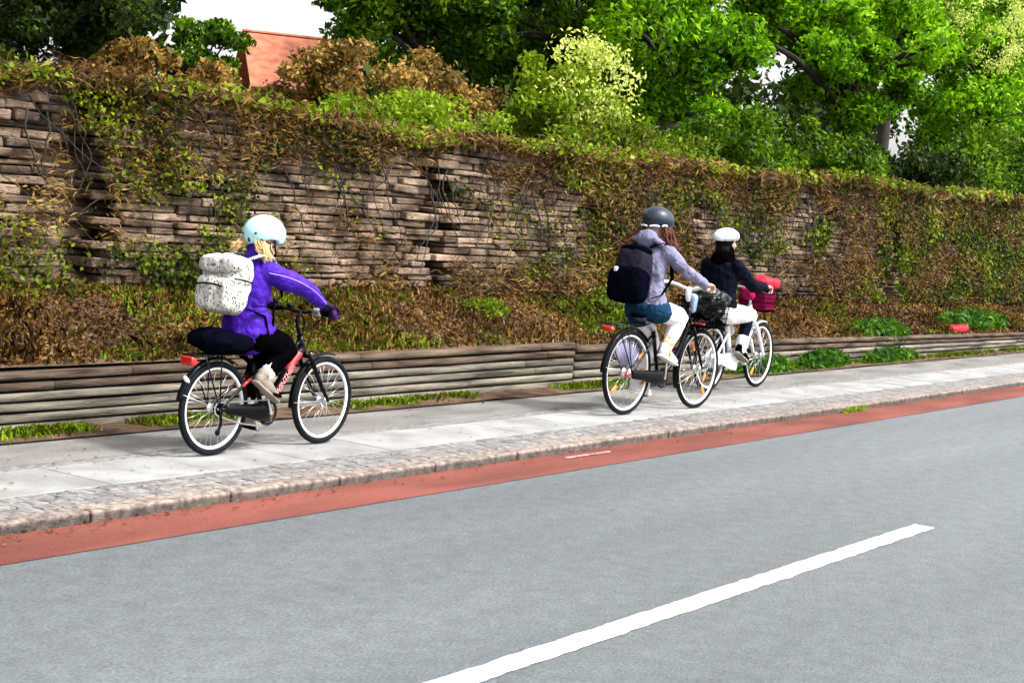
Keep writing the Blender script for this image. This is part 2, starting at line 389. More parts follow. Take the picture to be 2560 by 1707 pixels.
# kerb: granite blocks, rough face
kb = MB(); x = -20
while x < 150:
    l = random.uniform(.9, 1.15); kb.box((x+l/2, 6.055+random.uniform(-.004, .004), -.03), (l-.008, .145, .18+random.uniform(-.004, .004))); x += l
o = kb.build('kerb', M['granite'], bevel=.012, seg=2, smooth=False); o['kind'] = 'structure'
# bed under the paved strips
sheet('track_bed', -60, 260, 6.1, 8.2, .045, M['soil'])
cb = MB()
for row in range(3):
    y = 6.133+.0565+row*.109; x = -3+random.random()*.1
    while x < 46:
        l = random.uniform(.09, .13); cb.box((x+l/2, y+random.uniform(-.004, .004), .02+random.uniform(-.003, .002)), (l-.005, .104, .08), jit=.002); x += l
o = cb.build('cobble_strip', M['cobble'], bevel=.005, seg=1, smooth=False); o['kind'] = 'structure'
sheet('cobble_strip_far', 46, 200, 6.13, 6.46, .058, M['cobble'])
sb = MB(); x = -10
while x < 120:
    sb.box((x+.4, 6.745, .03+random.uniform(-.002, .002)), (.790, .562, .06)); x += .8
o = sb.build('paving_slabs', M['slab'], bevel=.005, seg=1, smooth=False); o['kind'] = 'structure'
sheet('gravel_strip', -30, 200, 7.04, 7.145, .056, M['cobble'])
sheet('footway', -30, 200, 7.15, 7.78, .056, M['strip'])
def verge_z(x, y): return .058+.03*max(0, fbm(x*1.7, y*3, 5))+.01
sheet('verge', -30, 150, 7.72, 8.10, .06, M['soil'], 400, 4, zf=verge_z)
# centre dashes, edges a little ragged
for i, (a, b_) in enumerate(((3.4, 9.5), (14.5, 19.5), (24.5, 29.5), (-5.5, -.5))):
    xs = np.linspace(a, b_, 160); E1 = [(x, 3.175+.014*fbm(x*6, 1)+.004*random.random(), .004) for x in xs]; E2 = [(x, 3.30+.014*fbm(x*6, 8)+.004*random.random(), .004) for x in xs]
    o = MB().add(E1+E2, [(j, j+1, 161+j, 160+j) for j in range(159)]).build('road_dash', M['paint'], smooth=False); o['kind'] = 'structure'
# worn scrape of old paint on the red lane
o = MB().add([(9.55, 5.82, .009), (10.15, 5.815, .009), (10.2, 5.86, .009), (9.6, 5.87, .009)], [(0, 1, 2, 3)]).build('paint_patch', mat('faded_paint', (.22, .11, .09), .8, .3, 30, col2=(.36, .28, .25))); o['kind'] = 'structure'

# ------------------------------------------------------------------ low timber walls
def timber(name, s0, s1, ztop, rows, label, zb=.05, y=8.09):
    root = empty(name, ((s0+s1)/2, y, zb)); tag(root, label, 'retaining wall')
    cx = (s0+s1)/2
    for part, rr in (('board', range(rows-2)), ('weathered_board', range(rows-2, rows))):
        mb = MB()
        for r_ in rr:
            x = s0-random.random()*1.5
            while x < s1:
                l = random.uniform(2.2, 3.4); xa, xb = max(x, s0), min(x+l, s1); x += l
                if xb-xa < .1: continue
                n_ = max(2, int((xb-xa)/.3)); d = .075+random.uniform(-.006, .006)+(.02 if r_ == rows-1 else 0)
                secs = []
                for i in range(n_+1):
                    xx = xa+.006+(xb-xa-.012)*i/n_
                    h = (ztop(xx)-zb)/rows
                    zc = zb+h*(r_+.5)+.004*fbm(xx*.8, r_*7.3)
                    secs.append((xx-cx, .01*fbm(xx*.7, r_*3.1+9), zc-zb, d*.5, h*.5-.0065))
                mb.loft(secs, n=12, caps=False, A=(0, 1, 0), sq=.45)
        mb.build(part, M['timber'] if part == 'board' else M['timber_dark'], root)
    return root
timber('timber_wall', -2, 13.2, lambda x: .44+(x-6.5)*.0065+.006*fbm(x*.5, 2), 6, 'low wall of six weathered boards beside the rider in purple, its top board darkest')
timber('timber_wall', 13.22, 60, lambda x: max(.27, .46-(x-13)*.0085)+.006*fbm(x*.5, 4), 5, 'lower stretch of board wall behind the two adult riders, sinking into weeds to the right')

# ------------------------------------------------------------------ bank, stone wall, plateau
WY = 9.15
def bank_z(x, y):
    t = (y-8.12)/(WY-8.12)
    top = .46 if x < 13 else max(.26, .44-(x-13)*.0085)
    return top + t*.42 + .05*fbm(x*1.1, y*1.3)*min(1, t*4+.1)
sheet('bank', -4, 70, 8.12, 9.5, .5, M['soil'], 500, 12, zf=bank_z)
def wtop(x): return 2.28+.07*math.sin(x*.9)*.6+.10*fbm(x*.35, 3)+max(0, x-13.5)*.018+(.05 if 7.9 < x < 8.6 else 0)
NI = [(8.06, .17), (12.38, .13), (4.0, .12), (17.6, .12), (24, .15)]     # narrow upright recesses
wroot = empty('stone_wall', (20, WY, .7)); tag(wroot, 'tall rough wall of long thin brown stones overgrown with moss and dead stems', 'stone wall')
sw = MB(); z = .55; row = 0
while z < 3.3:
    h = random.uniform(.045, .085); x = -3+random.random()*.5
    while x < 46:
        l = random.uniform(.18, .65)
        if z+h < wtop(x+l/2)+.03:
            dep = .05*fbm(x*.6, z*.8, 2)+random.uniform(-.03, .03)
            for a, q in NI:
                if abs(x+l/2-a) < q+.12: dep += .26 if abs(x+l/2-a) < q+.02 else 0
            sw.box((x+l/2-20, dep+.22+(z-.7)*.10, z+h/2-.7), (l-.012, .5, h-.008), rot=(0, random.uniform(-.02, .02), random.uniform(-.03, .03)), jit=.008)
        x += l
    z += h; row += 1
sw.build('stonework', M['stone'], wroot, smooth=False, bevel=.010, seg=1)
bk = MB(); bk.box((8, .6, .7), (80, .5, 1.45)); bk.build('core', M['soil'], wroot)
def plat_z(x, y): return 2.18+max(0, x-13.5)*.016+.05*fbm(x*.5, y*.5)+min(1.2, max(0, y-10)*.05)
sheet('plateau', -10, 150, 9.5, 60, 2.3, M['ground'], 160, 50, zf=plat_z)

# vegetation on the wall and bank -------------------------------------------------
def wall_pts(N, x0=3, x1=45, z0=.75, z1=None):
    u = rng.random(N)
    x = x0 + (x1-x0)*u**1.5
    t = rng.random(N)
    z = np.array([z0+(wtop(a)+.05-z0)*b_ for a, b_ in zip(x, t)])
    return x, z
def green_mask(x, z): return fbm(x*.75, z*1.6, 11, 3)
GP = [(16.8, 1.9, .6), (8.6, 1.75, .45), (9.0, 1.0, .7), (7.4, .95, .7), (11.0, 1.9, .5), (15.6, 1.35, .6), (15.5, 2.2, .7), (18.5, 2.3, 1.0), (21, 2.4, 1.2), (25, 2.3, 1.4), (28, 1.8, 2.2), (33, 2.0, 3), (11.2, 2.25, .4), (14.3, 1.1, .6), (10, 2.1, .3), (13.6, 1.6, .3), (24, 1.5, .8), (30, 1.2, 1.5)]
def gm(x, z):
    v = green_mask(x, z)
    for a, c2, q in GP:
        d = ((x-a)/q)**2+((z-c2)/(q*.55+.1))**2
        v += .75*math.exp(-d)
    return v
# leafy green patches
x, z = wall_pts(150000)
k = np.array([gm(a, b_) > .22+.36*r_ for a, b_, r_ in zip(x, z, rng.random(len(x)))])
SW = ((10.2, 1.3, .7, .8), (12.0, 1.9, .7, .8), (14.6, 1.5, .6, .7), (9.3, 2.0, .35, .6), (7.6, 1.35, .4, .6), (8.5, 1.6, .3, .6), (20.5, 1.4, .7, .5), (23, 1.9, 1., .5), (11.0, 1.5, 1.0, .85), (13.4, 1.5, .85, .9), (7.2, 1.85, .5, .9), (19, 1.7, .8, .6), (16.4, 1.8, .4, .7))
for a, q in NI: k &= ~((np.abs(x-a) < q) & (z < 2.0) & (rng.random(len(x)) < .9))
for a, b_, q, p in SW: k &= ~((((x-a)/q)**2+((z-b_)/.5)**2 < .6+.7*rng.random(len(x))) & (rng.random(len(x)) < p))
x, z = x[k], z[k]
cen = np.stack([x, WY-.06+(z-.7)*.10-rng.random(len(x))*.13, z], 1)
tag(fast('wall_creeper', leaves(cen, rng.uniform(.022, .048, len(x))*(1+x/35), .65, face=(0, -1, .5), bias=.45), 4, L['ivy']), 'patches of small olive green leaves creeping over the tall stone wall', 'creeper', kind='stuff')
# dead stems and dry leaves
x, z = wall_pts(300000)
k = np.array([fbm(a*.6, b_*1.5, 31, 3)+.35*((b_-.8)/1.6) > -.10+.62*r_ for a, b_, r_ in zip(x, z, rng.random(len(x)))])
for a, q in NI: k &= ~((np.abs(x-a) < q) & (z < 2.0) & (rng.random(len(x)) < .93))
for a, b_, q, p in SW: k &= ~((((x-a)/q)**2+((z-b_)/.5)**2 < .5+.8*rng.random(len(x))) & (rng.random(len(x)) < p))
x, z = x[k], z[k]
cen = np.stack([x, WY-.05+(z-.7)*.10-rng.random(len(x))*.14, z], 1)
tag(fast('dead_stems', leaves(cen, rng.uniform(.025, .085, len(x))*(1+x/30), .15, face=(0, -1, .3), bias=.5, along=(1, 0, -.15), abias=.5), 4, L['dry']), 'tangle of dry brown stems and straw hanging over the stone wall', 'dry stems', kind='stuff')
# bare woody vines hanging on the wall face
vb = MB()
for i in range(260):
    x = 4+38*random.random()**1.4; z = wtop(x)-random.random()*.5; pts = []; dx = random.uniform(-.05, .05)
    for j in range(random.randint(6, 16)):
        pts.append((x, WY-.10+(z-.7)*.10-.05*random.random(), z)); dx += random.uniform(-.035, .035); x += dx; z -= random.uniform(.04, .11)
        if z < .8: break
    if len(pts) > 3: vb.tube(pts, [random.uniform(.004, .009)*(1+pts[0][0]/40), .002], n=5, sm=1)
tag(vb.build('bare_vines', M['bark'], None), 'thin bare woody vines trailing down the face of the stone wall', 'vines', kind='stuff')
# fringe on top of the wall
N = 42000; x = 3+45*rng.random(N)**1.4
z = np.array([wtop(a) for a in x])+rng.normal(0, .045, N)+.02
cen = np.stack([x, WY+.12+rng.normal(0, .14, N), z], 1)
tag(fast('wall_top_straw', leaves(cen, rng.uniform(.04, .12, N)*(1+x/50), .16, face=(0, -.5, 1), bias=.3, along=(1, -.2, .1), abias=.35), 4, L['dry']), 'fringe of pale straw and moss along the top of the stone wall', 'straw', kind='stuff')
N = 16000; x = 3+45*rng.random(N)**1.3
k = np.array([fbm(a*.8, 50) > -.05 for a in x]); x = x[k]
cen = np.stack([x, WY+.1+rng.normal(0, .12, len(x)), np.array([wtop(a) for a in x])+.04+rng.normal(0, .04, len(x))], 1)
tag(fast('wall_top_moss', leaves(cen, rng.uniform(.03, .07, len(x))*(1+x/40), .7, face=(0, -.3, 1), bias=.3), 4, L['yellowgreen']), 'yellow green moss cushions capping the stone wall', 'moss', kind='stuff')
# bank litter and grass
N = 120000; x = 4+46*rng.random(N)**1.5; y = rng.uniform(8.13, 9.2, N)
zz = np.array([bank_z(a, b_) for a, b_ in zip(x, y)])
cen = np.stack([x, y, zz+rng.random(N)*.03], 1)
tag(fast('leaf_litter', leaves(cen, rng.uniform(.015, .048, N)*(1+x/40), .4, face=(0, -.3, 1), bias=.5, along=(1, 0, 0), abias=.3), 4, L['litter']), 'brown fallen leaves and twigs covering the bank above the board wall', 'leaf litter', kind='stuff')
def grass(name, cx, cy, zf, hgt, mt, lab, wd=.007, lean=.95):
    N = len(cx); h = hgt*rng.uniform(.5, 1.2, N); a = rng.uniform(0, 2*np.pi, N); ll = lean*h*rng.random(N)
    base = np.stack([cx, cy, zf], 1); d = np.stack([np.cos(a), np.sin(a), 0*a], 1); p = np.stack([-np.sin(a), np.cos(a), 0*a], 1)*(wd*(1+cx/25))[:, None]
    mid = base+d*(ll*.35)[:, None]+np.array([0, 0, 1])*(h*.6)[:, None]; tip = base+d*ll[:, None]+np.array([0, 0, 1])*(h*(1-.3*ll/np.maximum(h, 1e-3)))[:, None]
    V = np.stack([base-p, base+p, mid+p*.7, tip, mid-p*.7], 1)
    return tag(fast(name, V, 5, mt), lab, 'grass', kind='stuff')
N = 110000; x = 4+44*rng.random(N)**1.5; y = rng.uniform(8.14, 9.1, N)
gb = lambda a, b_: fbm(a*.55, b_*1.2, 77, 3)+.55*math.exp(-((a-9.9)/1.5)**2)+.5*math.exp(-((a-7.2)/.8)**2)*(b_ > 8.5)+.5*math.exp(-((a-14.8)/.9)**2)-.55*math.exp(-((a-18.3)/1.6)**2)+.3*(a > 20)
k = np.array([gb(a, b_) > .12+.8*r_ for a, b_, r_ in zip(x, y, rng.random(N))]); x, y = x[k], y[k]
grass('bank_grass', x, y, np.array([bank_z(a, b_) for a, b_ in zip(x, y)]), .055, L['grass'], 'bright green grass tufts on the bank just above the board wall')
N = 30000; x = 4+50*rng.random(N)**1.5; y = 8.03-np.abs(rng.normal(0, .09, N))
k = np.array([fbm(a*.7, 91, 3) > -.12+.3*r_ for a, r_ in zip(x, rng.random(N))]); x, y = x[k], y[k]
grass('verge_grass', x, y, np.full(len(x), .06), .06, L['grass'], 'thin line of short green grass at the foot of the board wall')
N = 26000; x = 4+46*rng.random(N)**1.5; y = rng.uniform(8.14, 9.2, N)
k = np.array([fbm(a*.8, b_*1.6, 140, 3) > -.1+.4*r_ for a, b_, r_ in zip(x, y, rng.random(N))]); x, y = x[k], y[k]
grass('dry_grass', x, y, np.array([bank_z(a, b_) for a, b_ in zip(x, y)]), .10, L['dry'], 'dry straw coloured grass mixed into the bank', lean=.9)
N = 1500; x = 4+30*rng.random(N)**1.4; y = np.where(rng.random(N) < .5, 5.985-np.abs(rng.normal(0, .10, N)), rng.uniform(6.2, 8.0, N))
z = np.where(y < 5.99, .010, .068)+rng.random(N)*.006
tag(fast('fallen_leaves', leaves(np.stack([x, y, z], 1), rng.uniform(.010, .035, N), .6, face=(0, 0, 1), bias=.85), 4, L['litter']), 'scattered small brown leaves on the footway and along the kerb', 'fallen leaves', kind='stuff')
# broad leaved weeds, each a clump
def clump(name, lab, cat, c, r_, N, lm, size, group=None, asp=.45):
    p = unit(rng.normal(size=(N, 3)))*(rng.random((N, 1))**.4)*np.array(r_); p[:, 2] = np.abs(p[:, 2])
    o = fast(name, leaves(p, rng.uniform(.6, 1.2, N)*size, asp, face=(0, -.4, 1), bias=.3), 4, lm); o.location = c
    return tag(o, lab, cat, group)
clump('weed_clump', 'large bright green weed clump hanging over the board wall right of the riders', 'weed', (21.6, 8.3, .30), (1.1, .25, .30), 2600, L['herb'], .13)
clump('weed_clump', 'low weed clump on the bank right of the large clump, near the red cloth', 'weed', (26, 8.5, .35), (2.2, .3, .3), 2600, L['herb'], .14)
clump('weed_clump', 'leafy weed growing from the path at the foot of the wall, nearest the riders', 'weed', (17.2, 7.92, .06), (.8, .14, .20), 1700, L['herb'], .10, 'weeds at the foot of the board wall')
clump('weed_clump', 'leafy weed at the wall foot, middle of the row of three', 'weed', (18.9, 7.94, .06), (.9, .13, .22), 1500, L['herb'], .10, 'weeds at the foot of the board wall')
clump('weed_clump', 'leafy weed at the wall foot, farthest of the row of three', 'weed', (21.2, 7.94, .06), (1.1, .12, .2), 1500, L['herb'], .09, 'weeds at the foot of the board wall')
clump('weed_tuft', 'yellowish weed tuft sprouting at the kerb beside the red lane', 'weed', (15.1, 5.96, .005), (.36, .03, .03), 260, L['yellowgreen'], .06)
clump('bush', 'small bright green bush on the bank between the purple rider and the grey rider', 'bush', (12.6, 8.75, .66), (.42, .2, .18), 1500, L['grass'], .055)
clump('bush', 'green bush on the bank directly behind the grey rider', 'bush', (14.9, 8.7, .64), (.6, .25, .32), 2200, L['grass'], .07)
rb = MB(); rb.sbox((0, 0, .05), (.75, .18, .12), .7); o = rb.blob('cloth', M['red_cloth'], None, .02, 1, .06, .12)
o.name = 'red_cloth'; o.location = (24.7, 8.22, .37); tag(o, 'crumpled red cloth lying on top of the board wall at right', 'cloth')

# ------------------------------------------------------------------ trees and shrubs
def tree(name, lab, base, crown, rad, N, lm, size, tr=.16, cl=60, cat='tree', group=None, cr=.42, droop=.15):
    """base (x,y,z); crown centre offset from base; ellipsoid radii; leaves in clumps round limb ends"""
    root = empty(name, base); tag(root, lab, cat, group)
    cc = Vector(crown); t = MB()
    t.tube([(0, 0, -.3), (0, 0, cc.z*.3), (cc.x*.5, cc.y*.5, cc.z*.75), (cc.x, cc.y, cc.z+rad[2]*.4)], [tr*1.25, tr, tr*.7, tr*.3], n=10, sm=2)
    u = unit(rng.normal(size=(cl, 3)))*(rng.random((cl, 1))**.45); pts = u*np.array(rad)+np.array(crown)
    for i, p in enumerate(pts):
        if i % 2 == 0:
            z0 = min(p[2]-.1, cc.z*.55+random.random()*rad[2]*.5); f_ = max(0, min(1, z0/cc.z))
            a = Vector((cc.x*f_, cc.y*f_, z0)); b_ = Vector(p); mid = a.lerp(b_, .5)+Vector((0, 0, .12*rad[2]))
            t.tube([a, mid, b_], [tr*.4, tr*.22, tr*.06], n=6, sm=1)
    t.build('trunk', M['bark'], root)
    idx = rng.integers(0, cl, N); sig = cr*np.array(rad).mean()*.62
    off = unit(rng.normal(size=(N, 3)))*(rng.random((N, 1))**.5)*sig*rng.uniform(.6, 1.2, cl)[idx][:, None]
    P = pts[idx]+off*np.array([1, 1, .62])
    fast('crown', leaves(P, rng.uniform(.6, 1.25, N)*size, .5, face=(0, 0, 1), bias=.35, droop=droop), 4, lm, root)
    return root
gz = 2.15
rng = np.random.default_rng(21); random.seed(21)
T = 'trees behind the stone wall'; S = 'shrubs behind the stone wall'; T = T
tree('dark_tree', 'dark leafy tree at the top left corner above the wall', (9.6, 12.6, gz), (.2, 0, 1.55), (1.9, 1.0, 1.35), 40000, L['darktree'], .075, cl=70, group=T)
tree('dark_tree', 'dark tree directly left of the white gap of sky', (12.3, 13.9, gz), (-.1, 0, 2.0), (1.25, 1.0, 1.5), 30000, L['darktree'], .08, cl=60, group=T)
tree('green_tree', 'grey green tree directly right of the white gap of sky', (20.5, 15.8, gz), (0, 0, 2.9), (2.0, 1.5, 1.7), 19000, L['midtree'], .13, cl=60, group=T)
tree('green_tree', 'mid green tree between the sky gap and the bright chestnuts', (23.6, 14.6, gz), (0, 0, 2.6), (2.7, 1.8, 2.2), 20000, L['midtree'], .14, cl=80, group=T)
tree('chestnut_tree', 'bright green broadleaf tree above the dark helmeted rider, nearest of its kind', (22.6, 12.6, gz), (0, 0, 2.7), (2.3, 1.5, 2.2), 20000, L['chestnut'], .135, cl=60, group=T)
tree('chestnut_tree', 'spreading bright broadleaf tree directly left of the bright sky glimpses', (30.1, 12.6, gz), (-1.6, -.5, 3.3), (3.0, 1.6, 1.7), 30000, L['chestnut'], .14, tr=.30, cl=60, group=T)
tree('chestnut_tree', 'bright broadleaf tree above the bright sky glimpses at right', (36.5, 14.4, gz), (0, 0, 5.6), (3.4, 2.0, 2.6), 17000, L['chestnut'], .16, cl=60, group=T)
tree('chestnut_tree', 'bright broadleaf tree at the right edge of the photo', (43.5, 14.2, gz), (0, 0, 4.6), (4.2, 2.0, 3.6), 20000, L['chestnut'], .18, cl=80, group=T)
tree('chestnut_tree', 'farthest bright broadleaf tree, cut by the right edge', (57, 17.5, gz), (0, 0, 4.4), (5.5, 2.6, 5), 14000, L['chestnut'], .26, cl=80, group=T)
def shrub(lab, x, y, z, r_, N, lm, size, name='shrub', tr=.05, cl=30):
    return tree(name, lab, (x, y, gz), (0, 0, z-gz), r_, N, lm, size, tr=tr, cl=cl, cat='shrub', group=S, cr=.6)
shrub('shrub with rusty and green leaves under the dark trees at left', 11.3, 11.9, 2.66, (.9, .5, .34), 5500, L['copper'], .08)
shrub('low dark shrub at the far left on the wall', 7.3, 10.6, 2.45, (1.2, .5, .3), 4000, L['darktree'], .08)
shrub('bright green shrub left of the orange roof', 12.2, 12.2, 2.9, (.5, .5, .5), 5500, L['midtree'], .08)
shrub('rusty brown shrub in front of the orange roof, its right half', 15.0, 12.9, 3.0, (.85, .5, .52), 7000, L['copper'], .08)
shrub('broad rusty brown shrub right of the orange roof', 16.4, 12.4, 2.95, (1.25, .7, .55), 8000, L['copper'], .08, cl=45)
shrub('yellow green shrub in front of the rusty shrubs', 14.2, 10.9, 2.45, (1.5, .5, .42), 8000, L['yellowgreen'], .07, cl=45)
shrub('bright shrub with pale cream young leaves at centre', 18.3, 11.6, 3.15, (1.0, .5, .75), 7000, L['yellowgreen'], .09, cl=40)
shrub('fresh green shrub below the nearest bright tree', 18.2, 10.6, 2.6, (1.8, .5, .35), 6000, L['grass'], .08, cl=40)
shrub('dark green shrub behind the wall above the white helmeted rider', 22.5, 11.4, 2.9, (2.0, .6, .6), 8000, L['midtree'], .10, cl=40)
shrub('mid green shrub at the foot of the thick dark trunk', 27.3, 11.6, 3.0, (2.2, .6, .7), 8000, L['midtree'], .11, cl=40)
shrub('dark shrub right of the thick dark trunk', 33.5, 12.2, 3.0, (2.6, .7, .6), 8000, L['darktree'], .13, cl=40)
shrub('green shrub below the trees at the right edge', 40.5, 12.8, 3.6, (3.4, .8, 1.0), 9000, L['midtree'], .15, cl=50)
# flower heads on the cream shrub
def blossoms(lab, c, r_, n_, name='young_leaves'):
    p = []
    for _ in range(n_):
        q = unit(rng.normal(size=3))*np.array(r_); q[1] = -abs(q[1])
        p.append(q+rng.normal(size=(60, 3))*np.array([.13, .10, .10]))
    P = np.concatenate(p); o = fast(name, leaves(P, rng.uniform(.05, .09, len(P)), .6), 4, L['cream']); o.location = c
    return tag(o, lab, 'young leaves', kind='stuff')
blossoms('pale cream young leaves on the bright shrub at centre', (18.5, 11.5, 3.35), (.9, .5, .55), 22)
blossoms('pale cream young leaves in the bright tree at the top right corner', (38.5, 13.2, 7.0), (3.2, .8, 1.0), 50)
# wood behind everything
blobs = []
for _ in range(230):
    y = rng.uniform(24, 34); q = rng.uniform(.3, 4.2); x = q*y
    if .93 < q < 1.21: continue
    if 2.50 < q < 2.72: continue
    top = 1.7+.22*math.hypot(x, y)
    blobs.append((x, y, rng.uniform(2.6, min(top, 16)), rng.uniform(1.2, 2.2)))
P = []
for bx, by, bz, br in blobs:
    n_ = 420; P.append(np.array([bx, by, bz])+unit(rng.normal(size=(n_, 3)))*(rng.random((n_, 1))**.4)*br)
P = np.concatenate(P)
tag(fast('distant_wood', leaves(P, rng.uniform(.25, .5, len(P)), .6, face=(0, 0, 1), bias=.3), 4, L['darktree']), 'mass of dark green woodland behind the trees', 'woodland', kind='stuff')

# house far behind, only its orange gable roof shows
h = empty('house', (42.4, 37.3, 2.9), R(-40)); tag(h, 'orange tiled roof of a house showing in the gap between the trees', 'house')
hb = MB(); hb.box((0, 0, 1.0), (4.4, 6, 2.0)); hb.build('wall', M['house_wall'], h)
rf = MB()
for sgn in (-1, 1):
    for i in range(9):
        y0 = sgn*(3.5-i*.4); z0 = 1.9+i*.23
        rf.box((0, y0-sgn*.2, z0+.13), (4.8, .47, .07), rot=(sgn*-.52 if sgn < 0 else -.52, 0, 0) if False else (.52*(-sgn), 0, 0))
rf.build('roof', M['brick_tile'], h, smooth=False)
hw = MB(); hw.box((-1.2, -3.02, 1.1), (1.1, .06, 1.1)); wf = hw.build('window', M['white_paint'], h)
hg = MB(); hg.box((-1.2, -3.06, 1.1), (.95, .03, .95)); hg.build('pane', M['glass'], wf)
ch = MB(); ch.box((1.4, .3, 4.05), (.6, .6, .9)); ch.build('chimney', M['house_wall'], h, smooth=False)
# brown board fence on the plateau
fr = empty('board_fence', (22.8, 12.4, gz)); tag(fr, 'short dark brown board fence among the greenery above the grey rider', 'fence')
fb = MB()
for i in range(6): fb.box((0, 0, .22+i*.16), (2.4, .03, .135))
fb.build('boards', M['fence_wood'], fr, smooth=False)
for s in (-1, 1): MB().box((s*1.1, .06, .5), (.09, .09, 1.25)).build('post', M['fence_wood'], fr)
#PEOPLE
# ------------------------------------------------------------------ bicycles
def wheel(root, cx, r, tube=.02, spk=28, refl=None, rimw=.011, name='wheel', hub=.022):
    """rim as the part; tyre, spokes, hub (and reflectors) as its sub-parts"""
    ri = r-tube*2+.004
    mb = MB(); mb.lathe([(ri-.018, -.006), (ri+.004, -rimw), (ri+.006, rimw*.2), (ri+.004, rimw), (ri-.018, .006)], (cx, 0, r))
    rim = mb.build(name, M['rim'], root)
    tp = [(r-tube+tube*math.cos(a), tube*.95*math.sin(a)) for a in np.linspace(0, 2*math.pi, 13)[:-1]]
    MB().lathe(tp, (cx, 0, r), n=64).build('tyre', M['rubber'], rim)
    sp = MB()
    for i in range(spk):
        a = 2*math.pi*i/spk; sd_ = 1 if i % 2 else -1; b_ = a+(.5 if (i//2) % 2 else -.5)
        sp.loft([(cx+.022*math.cos(b_), sd_*.028, r+.022*math.sin(b_), .0011), (cx+(ri-.012)*math.cos(a), 0, r+(ri-.012)*math.sin(a), .0011)], n=5, caps=False)
    sp.build('spokes', M['steel'], rim)
    MB().loft([(cx, -.048, r, .008), (cx, -.034, r, .008), (cx, -.033, r, hub), (cx, -.026, r, hub), (cx, -.024, r, hub*.6), (cx, .024, r, hub*.6), (cx, .026, r, hub), (cx, .033, r, hub), (cx, .034, r, .008), (cx, .048, r, .008)], n=14, caps=False).build('hub', M['alu'], rim)
    for a in refl or []:
        q = MB(); rm = ri*.72; q.sbox((cx+rm*math.cos(a), -.008, r+rm*math.sin(a)), (.035, .012, .085), .4, rot=(0, -(a+math.pi/2)-math.pi/2+math.pi/2, 0)); q.build('reflector', M['orange'], rim)
    return rim
def mudguard(root, cx, r, a0, a1, mt, gap=.014, wd=.024, stays=True, name='mudguard', tipm=None):
    R_ = r+gap
    prof = [(R_, -wd), (R_+.010, -wd*.6), (R_+.013, 0), (R_+.010, wd*.6), (R_, wd), (R_-.002, wd*.9), (R_+.008, wd*.55), (R_+.010, 0), (R_+.008, -wd*.55), (R_-.002, -wd*.9)]
    g = MB().lathe(prof, (cx, 0, r), a0, a1, n=30).build(name, mt, root)
    if stays:
        s = MB(); a = a1-.12 if a1 > math.pi/2 else a0+.1
        for y in (-1, 1): s.tube([(cx, y*.045, r), (cx+R_*math.cos(a), y*wd, r+R_*math.sin(a))], .0025, n=6)
        s.build('stay', M['steel'], g)
    return g
def saddle(root, x, z, mt, post_to):
    MB().loft([(x-.11, 0, z, .075, .022), (x-.05, 0, z+.004, .078, .028), (x+.02, 0, z, .045, .024), (x+.09, 0, z-.002, .022, .018), (x+.13, 0, z-.006, .016, .013)], n=16, A=(0, 1, 0)).blob('saddle', mt, root, .006, 3)
    MB().tube([(x-.02, 0, z-.02), post_to], .0125, n=10).build('seat_post', M['alu'], root)
def crankset(root, bb, ang, L_, pr=.09, case=None, casem=None, dark=True):
    """crank angle of the right arm measured from +x"""
    mb = MB(); x, z = bb
    for y, a in ((-.075, ang), (.075, ang+math.pi)):
        px, pz = x+L_*math.cos(a), z+L_*math.sin(a)
        mb.loft([(x, y, z, .014, .009), ((x+px)/2, y, (z+pz)/2, .010, .007), (px, y, pz, .012, .009)], n=8)
    mb.loft([(x, -.075, z, .012), (x, .075, z, .012)], n=10)
    cr = mb.build('crank', M['alu'], root)
    for y, a in ((-.13, ang), (.13, ang+math.pi)):
        px, pz = x+L_*math.cos(a), z+L_*math.sin(a)
        q = MB(); q.box((px, y, pz), (.085, .075, .022), rot=(0, .25, 0)); q.box((px, y, pz), (.10, .02, .014), rot=(0, .25, 0)); q.build('pedal', M['blackmat'], cr, bevel=.004)
    MB().lathe([(pr, -.052), (pr+.006, -.050), (pr, -.047), (pr-.018, -.048), (pr-.018, -.051)], (x, 0, z), n=40).build('chainring', M['black'], root)
    return (x+L_*math.cos(ang), z+L_*math.sin(ang)), (x+L_*math.cos(ang+math.pi), z+L_*math.sin(ang+math.pi))
def chain(root, bb, hub, r1, r2):
    ch = MB(); n_ = 60
    for k, sg in ((0, 1), (1, -1)):
        a = (hub[0], hub[1]+sg*r2); b_ = (bb[0], bb[1]+sg*r1)
        for i in range(n_):
            t = i/n_; x = a[0]*(1-t)+b_[0]*t; z = a[1]*(1-t)+b_[1]*t-(0 if sg > 0 else .02*math.sin(math.pi*t))
            ch.box((x, -.049+(i % 2)*.002, z), (.010, .005, .0075))
    for (c, r_, a0, a1) in ((bb, r1, -math.pi/2, math.pi/2), (hub, r2, math.pi/2, 1.5*math.pi)):
        k = int(r_*math.pi/.009)
        for i in range(k+1):
            a = a0+(a1-a0)*i/k; ch.box((c[0]+r_*math.cos(a), -.049+(i % 2)*.002, c[1]+r_*math.sin(a)), (.0075, .005, .010), rot=(0, -a, 0))
    return ch.build('chain', M['steel'], root, smooth=False)
def grips_bar(root, pts, mt, gripm, rad=.0115, glen=.12):
    """pts for the left half from the stem outwards; mirrored"""
    full = [(x, -y, z) for x, y, z in reversed(pts)] + [p for p in pts if p[1] > 1e-6 or p is pts[0]][1 if pts[0][1] < 1e-6 else 0:]
    hb_ = MB().tube(full, rad, n=10, sm=2).build('handlebar', mt, root)
    for s in (1, -1):
        a = Vector(pts[-1]); b_ = Vector(pts[-2]); d = (b_-a).normalized()
        q = a+d*glen
        MB().loft([(a.x, s*a.y, a.z, .017), (q.x, s*q.y, q.z, .0155)], n=12).build('grip', gripm, hb_)
    return hb_

